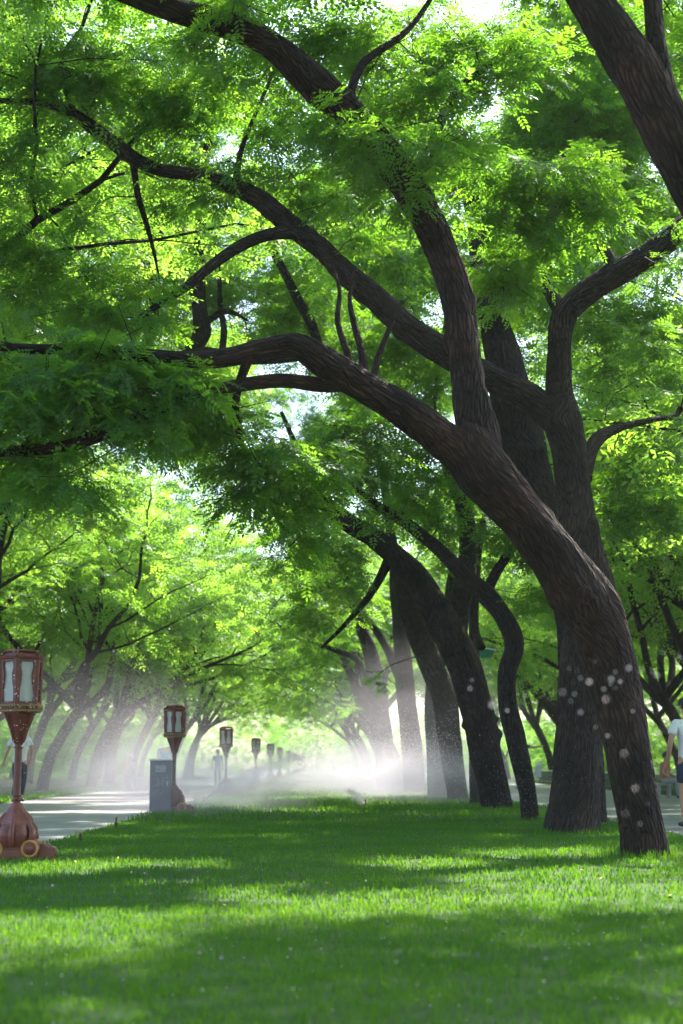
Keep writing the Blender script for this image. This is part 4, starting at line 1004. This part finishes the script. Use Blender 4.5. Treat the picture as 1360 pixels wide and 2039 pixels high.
# seated figure in peach further down the path, back to the camera
SEAT = dict(pel=(0, 0, .50), spi=(0, .02, .68), che=(0, .05, .86), nek=(.01, .08, 1.01), hd0=(.02, .11, 1.08), hd1=(.03, .13, 1.155), hd2=(.035, .12, 1.23), sL=(-.185, .06, .95), sR=(.185, .06, .95), eL=(-.25, .10, .68), eR=(.25, .08, .68), wL=(-.14, .33, .58), wR=(.16, .30, .56),
            hL=(-.095, .05, .47), hR=(.095, .05, .47), kL=(-.13, .45, .50), kR=(.13, .45, .50), aL=(-.13, .46, .09), aR=(.13, .46, .09), tL=(-.14, .60, .04), tR=(.14, .60, .04))
STONE = simple('stone', (0.30, 0.29, 0.28), (0.38, 0.37, 0.36), 7, 0.8, 0.3)
def stool(loc, label):
    r = empty('stone_stool', loc, 0, label, 'stool')
    MB().box((0, 0, .37), (.42, .36, .07)).build('seat', STONE, r, bevel=.012)
    for sx in (-1, 1): MB().box((sx * .14, 0, .166), (.07, .30, .33)).build('leg', STONE, r, bevel=.01)
pp = at(254, 1568, 57); pp.z = 0
person(pp, R(-18), 'person in pale peach shirt and cream cap sitting with back turned beyond the left path', SEAT, PEACH, GREY, cap=CREAM, hair=False)
stool(pp, 'low stone stool under the person in the peach shirt')
# person bending in sky blue behind the cabinet
pb = at(328, 1580, 46); pb.z = 0
person(pb, R(6), 'person in sky blue shirt bending forward behind the grey cabinet', dict(spi=(0, .07, 1.10), che=(0, .17, 1.26), nek=(.06, .32, 1.33), hd0=(.08, .39, 1.32), hd1=(.09, .47, 1.31), hd2=(.10, .54, 1.29), sL=(-.19, .20, 1.33), sR=(.19, .20, 1.33),
       eL=(-.21, .36, 1.10), eR=(.21, .36, 1.10), wL=(-.14, .52, .98), wR=(.14, .52, .98)), SKY, GREY)
pc = at(433, 1562, 66); pc.z = 0
person(pc, R(10), 'person in blue shirt half lost in the mist left of the third lantern', {}, BLUE, NAVY, scale=0.88)
# right path: man in white at the picture edge
person((5.33, 22.2, 0), R(8), 'person in white T-shirt, dark shorts and black cap at the right edge', dict(eL=(-.27, -.02, 1.13), wL=(-.27, .10, .90)), WHITE, NAVY, cap=HAIRM, leg_to=.5, scale=1.07)
ps = at(1322, 1585, 41); ps.z = 0
person(ps, R(-122), 'person in rust shirt and grey trousers squatting on a stool by the picket fence', dict(SEAT), RUST, GREY, scale=.95)
stool(ps, 'low stone stool under the person in the rust shirt')
pd = at(1036, 1566, 56); pd.z = 0
person(pd, R(-5), 'person in navy and white striped top holding one arm out, behind the crooked trunk', dict(sR=(.19, 0, 1.40), eR=(.44, .02, 1.34), wR=(.66, .05, 1.38), sL=(-.19, 0, 1.40), eL=(-.38, .02, 1.22), wL=(-.44, .1, 1.0)), NAVY, NAVY, stripes=(0.1, 0.55, 1.0), scale=1.12)
BAGM = cloth('pale_bag', (0.55, 0.52, 0.62))
bgp = at(1068, 1530, 56)
bg_ = empty('shopping_bag', bgp, R(10), 'pale cloth bag hanging beside the person in the striped top', 'bag')
MB().add([(-.10, -.05, -.30), (.16, -.05, -.34), (.16, .05, -.34), (-.10, .05, -.30), (-.02, -.02, .12), (.20, -.02, .14), (.20, .02, .14), (-.02, .02, .12)], [(0, 3, 2, 1), (4, 5, 6, 7), (0, 1, 5, 4), (1, 2, 6, 5), (2, 3, 7, 6), (3, 0, 4, 7)]).build('bag_body', BAGM, bg_, bevel=.02)
MB().tube([(0, 0, .12), (.03, 0, .26), (.09, 0, .31), (.15, 0, .26), (.18, 0, .13)], .008, 6).build('handle', BAGM, bg_, True)

# ------------------------------------------------------------------ water: fine drops, large out-of-focus drops, mist
def drop_mat():
    m, n, l, out = mat('water_drop')
    d = n.new('ShaderNodeBsdfDiffuse'); d.inputs[0].default_value = (0.85, 0.78, 0.82, 1)  # pinkish white in place of clear water: sun glint put into the colour
    t = n.new('ShaderNodeBsdfTranslucent'); t.inputs[0].default_value = (0.95, 0.86, 0.92, 1)
    mx = n.new('ShaderNodeMixShader'); mx.inputs[0].default_value = 0.6
    l.new(d.outputs[0], mx.inputs[1]); l.new(t.outputs[0], mx.inputs[2]); l.new(mx.outputs[0], out.inputs[0])
    return m
DROP = drop_mat()
def drops(label, P, r, ico=False):
    P = np.asarray(P); r = np.broadcast_to(r, (len(P),))
    if ico:
        bm = bmesh.new(); bmesh.ops.create_icosphere(bm, subdivisions=2, radius=1)
        v = np.array([list(x.co) for x in bm.verts]); f = np.array([[x.index for x in y.verts] for y in bm.faces]); bm.free()
    else:
        v = np.array([(1, 0, 0), (-1, 0, 0), (0, 1, 0), (0, -1, 0), (0, 0, 1), (0, 0, -1)], float)
        f = np.array([(0, 2, 4), (2, 1, 4), (1, 3, 4), (3, 0, 4), (2, 0, 5), (1, 2, 5), (3, 1, 5), (0, 3, 5)])
    V = (v[None] * r[:, None, None] + P[:, None, :]).reshape(-1, 3)
    F = (f[None] + (np.arange(len(P)) * len(v))[:, None, None]).reshape(-1, 3)
    o = link('water_drops', np_mesh('water_drops', V, F, smooth=True), DROP); tag(o, label, None, None, 'stuff')
g = np.random.default_rng(77)
def box_drops(n, c, s): return np.asarray(c) + g.normal(0, 1, (n, 3)) * np.asarray(s)
def above(P, z=0.02): return P[P[:, 2] > z]
drops('fine spray drops sparkling before the dark trunks on the right of the lawn', above(box_drops(6500, (2.1, 40, 1.15), (1.3, 3.5, 0.42))), .0075)
drops('drizzle of fine drops over the left path', above(box_drops(3000, (-4.6, 33, 1.5), (1.2, 4, 0.55))), .006)
drops('fine drops falling in front of the crooked trunk', above(box_drops(700, (3.0, 21.5, 0.55), (0.5, 1.0, 0.35))), .0028)
drops('drops caught on the lawn blades', np.stack([g.uniform(-3, 4.4, 1800), g.uniform(4, 34, 1800), g.uniform(.02, .055, 1800)], 1), g.uniform(.0012, .0032, 1800))
drops('drops in the air round the nearest lantern', np.array([list(at(g.normal(40, 32), g.normal(1390, 60), g.uniform(12, 13.8))) for _ in range(150)]), g.uniform(.0025, .0045, 150))
big = [(1185, 1318), (1133, 1331), (1149, 1336), (1156, 1350), (1173, 1358), (1217, 1352), (1216, 1362), (1225, 1370), (1235, 1357), (1202, 1372), (1206, 1393), (1225, 1338), (1120, 1378), (1144, 1382), (1137, 1396), (1252, 1330), (1275, 1338), (1300, 1337), (1308, 1345), (1320, 1300), (1352, 1308),
       (1156, 1418), (1260, 1416), (1186, 1448), (1210, 1465), (940, 1354), (936, 1371), (977, 1362), (980, 1404), (1010, 1415), (1045, 1385), (1034, 1408), (1095, 1390), (1245, 1620), (1275, 1640), (1290, 1600), (1265, 1570), (1310, 1460), (1243, 1500)]
drops('large blurred drops in the air close to the camera before the leaning trunk', np.array([list(at(x, y, g.uniform(3.3, 5.6))) for x, y in big]), g.uniform(.0014, .0050, len(big)), True)
far_b = [(g.uniform(20, 420), g.normal(1360, 45)) for _ in range(60)] + [(g.uniform(0, 1360), g.uniform(1720, 2000)) for _ in range(70)]
drops('scattered blurred drops in the air over the lawn and path', np.array([list(at(x, y, min(g.uniform(6.5, 10), 2700 / max(30, y - 1522) * 0.8))) for x, y in far_b]), g.uniform(.0015, .0032, len(far_b)), True)

lf = np.stack([g.uniform(-3, 4.4, 120), g.uniform(5, 34, 120), np.full(120, 0.045)], 1)
def jet(label, p0, p1, spread, n, size):
    p0 = np.array(p0); p1 = np.array(p1); t = g.uniform(0.02, 1, n) ** 0.8
    P = p0 + (p1 - p0) * t[:, None] + g.normal(0, 1, (n, 3)) * (spread * t)[:, None] * np.array([1, 1, .6])
    P[:, 2] += 0.25 * np.linalg.norm(p1 - p0) * t * (1 - t) * 0.5
    drops(label, P[P[:, 2] > 0.02], size)
jet('streak of drops in the jet from the edge sprinkler', at(392, 1602, 33.8), at(600, 1505, 37.5), 0.20, 2600, .0075)
jet('streak of drops arching from mid lawn to the trunks', at(700, 1570, 46), at(860, 1500, 42), 0.22, 1800, .008)
jet('spurt of drops from the small mid lawn sprinkler', at(728, 1602, 33), at(690, 1572, 34.5), 0.08, 500, .006)
jet('drops from the low jet crossing the second lantern foot', at(395, 1602, 33.4), at(318, 1560, 28.4), 0.14, 900, .006)

def litter(P):
    n = len(P); a = g.uniform(0, 6.28, n); V = []
    for p, b in zip(P, a):
        u = np.array([math.cos(b), math.sin(b), g.normal(0, .3)]) * .022; w = np.array([-math.sin(b), math.cos(b), g.normal(0, .3)]) * .010
        V += [p - u, p + w, p + u, p - w]
    return np.array(V)
DRY = simple('dry_leaf', (0.30, 0.17, 0.04), (0.42, 0.30, 0.07), 60, 0.8)
o = link('fallen_leaves', np_mesh('fallen_leaves', litter(lf), np.arange(len(lf) * 4).reshape(-1, 4)), DRY); tag(o, 'a few dry yellow leaflets fallen on the lawn', None, None, 'stuff')

def mist_mat():
    m, n, l, out = mat('water_mist')
    oi = n.new('ShaderNodeObjectInfo'); tc = n.new('ShaderNodeTexCoord')
    ln = n.new('ShaderNodeVectorMath'); ln.operation = 'LENGTH'; l.new(tc.outputs['Object'], ln.inputs[0])
    mr = n.new('ShaderNodeMapRange'); mr.interpolation_type = 'SMOOTHSTEP'
    mr.inputs[1].default_value = 1.0; mr.inputs[2].default_value = 0.15; mr.inputs[3].default_value = 0; mr.inputs[4].default_value = 1
    l.new(ln.outputs['Value'], mr.inputs[0])
    nz = n.new('ShaderNodeTexNoise'); nz.inputs['Scale'].default_value = 2.6; nz.inputs['Detail'].default_value = 3
    l.new(tc.outputs['Object'], nz.inputs[0])
    nr = n.new('ShaderNodeMapRange'); nr.inputs[1].default_value = 0.3; nr.inputs[2].default_value = 0.7; nr.inputs[3].default_value = 0.35; nr.inputs[4].default_value = 1.5
    l.new(nz.outputs[0], nr.inputs[0])
    m1 = n.new('ShaderNodeMath'); m1.operation = 'MULTIPLY'; l.new(mr.outputs[0], m1.inputs[0]); l.new(nr.outputs[0], m1.inputs[1])
    sp = n.new('ShaderNodeSeparateColor'); l.new(oi.outputs['Color'], sp.inputs[0])
    m2 = n.new('ShaderNodeMath'); m2.operation = 'MULTIPLY'; l.new(m1.outputs[0], m2.inputs[0]); l.new(sp.outputs[0], m2.inputs[1])
    v = n.new('ShaderNodeVolumePrincipled'); v.inputs['Color'].default_value = (0.92, 0.85, 1.0, 1); v.inputs['Anisotropy'].default_value = 0.35  # lilac of shade put into the mist colour; the water is neutral
    l.new(m2.outputs[0], v.inputs['Density']); l.new(v.outputs[0], out.inputs['Volume'])
    return m
MIST = mist_mat()
bm = bmesh.new(); bmesh.ops.create_icosphere(bm, subdivisions=3, radius=1.0); ME_M = bpy.data.meshes.new('water_mist'); bm.to_mesh(ME_M); bm.free(); ME_M.materials.append(MIST)
def mist(label, c, s, dens, rot=(0, 0, 0)):
    o = link('water_mist', ME_M); o.location = c; o.scale = s; o.rotation_euler = rot; o.color = (dens, dens, dens, 1)
    tag(o, label, None, None, 'stuff')
mist('bank of white sprinkler mist across the avenue floor', (0.0, 52, 0.65), (4.4, 21, 1.15), 0.06)
mist('mist drifting among the lawn row trunks', (2.2, 40, 0.6), (3.6, 11, 1.2), 0.11)
mist('mist round the second lantern and the cabinet', (-2.6, 31, 0.5), (3.0, 7.5, 1.2), 0.16)
mist('thin mist over the far side of the left path', (-6.5, 48, 0.9), (5.0, 20, 3.6), 0.03)
mist('thin veil of spray, tinted violet for shade, hanging among the lawn row trunks', (2.6, 47, 1.4), (4.2, 16, 3.6), 0.035)
a0, a1 = at(392, 1602, 33.8), at(570, 1512, 37)
dv = a1 - a0; mid_ = (a0 + a1) / 2
rot = Vector((1, 0, 0)).rotation_difference(dv).to_euler()
mist('narrow bright jet of water rising from the edge sprinkler', mid_, (dv.length * 0.72, 0.6, 0.24), 1.3, rot)
a0, a1 = at(728, 1600, 33.0), at(700, 1575, 34.5)
dv = a1 - a0; mist('short spray from the mid lawn sprinkler', (a0 + a1) / 2, (dv.length * 0.8, 0.2, 0.12), 1.2, Vector((1, 0, 0)).rotation_difference(dv).to_euler())

# ------------------------------------------------------------------ the hazy air
hz = MB().box((0, 145, 10.5), (330, 360, 23)).mesh('haze')
m, n, l, out = mat('haze')
v = n.new('ShaderNodeVolumePrincipled'); v.inputs['Color'].default_value = (0.95, 0.95, 1.0, 1); v.inputs['Density'].default_value = 0.0003; v.inputs['Anisotropy'].default_value = 0.2
l.new(v.outputs[0], out.inputs['Volume'])
ho = link('haze', hz, m); tag(ho, None, None, None, 'stuff')
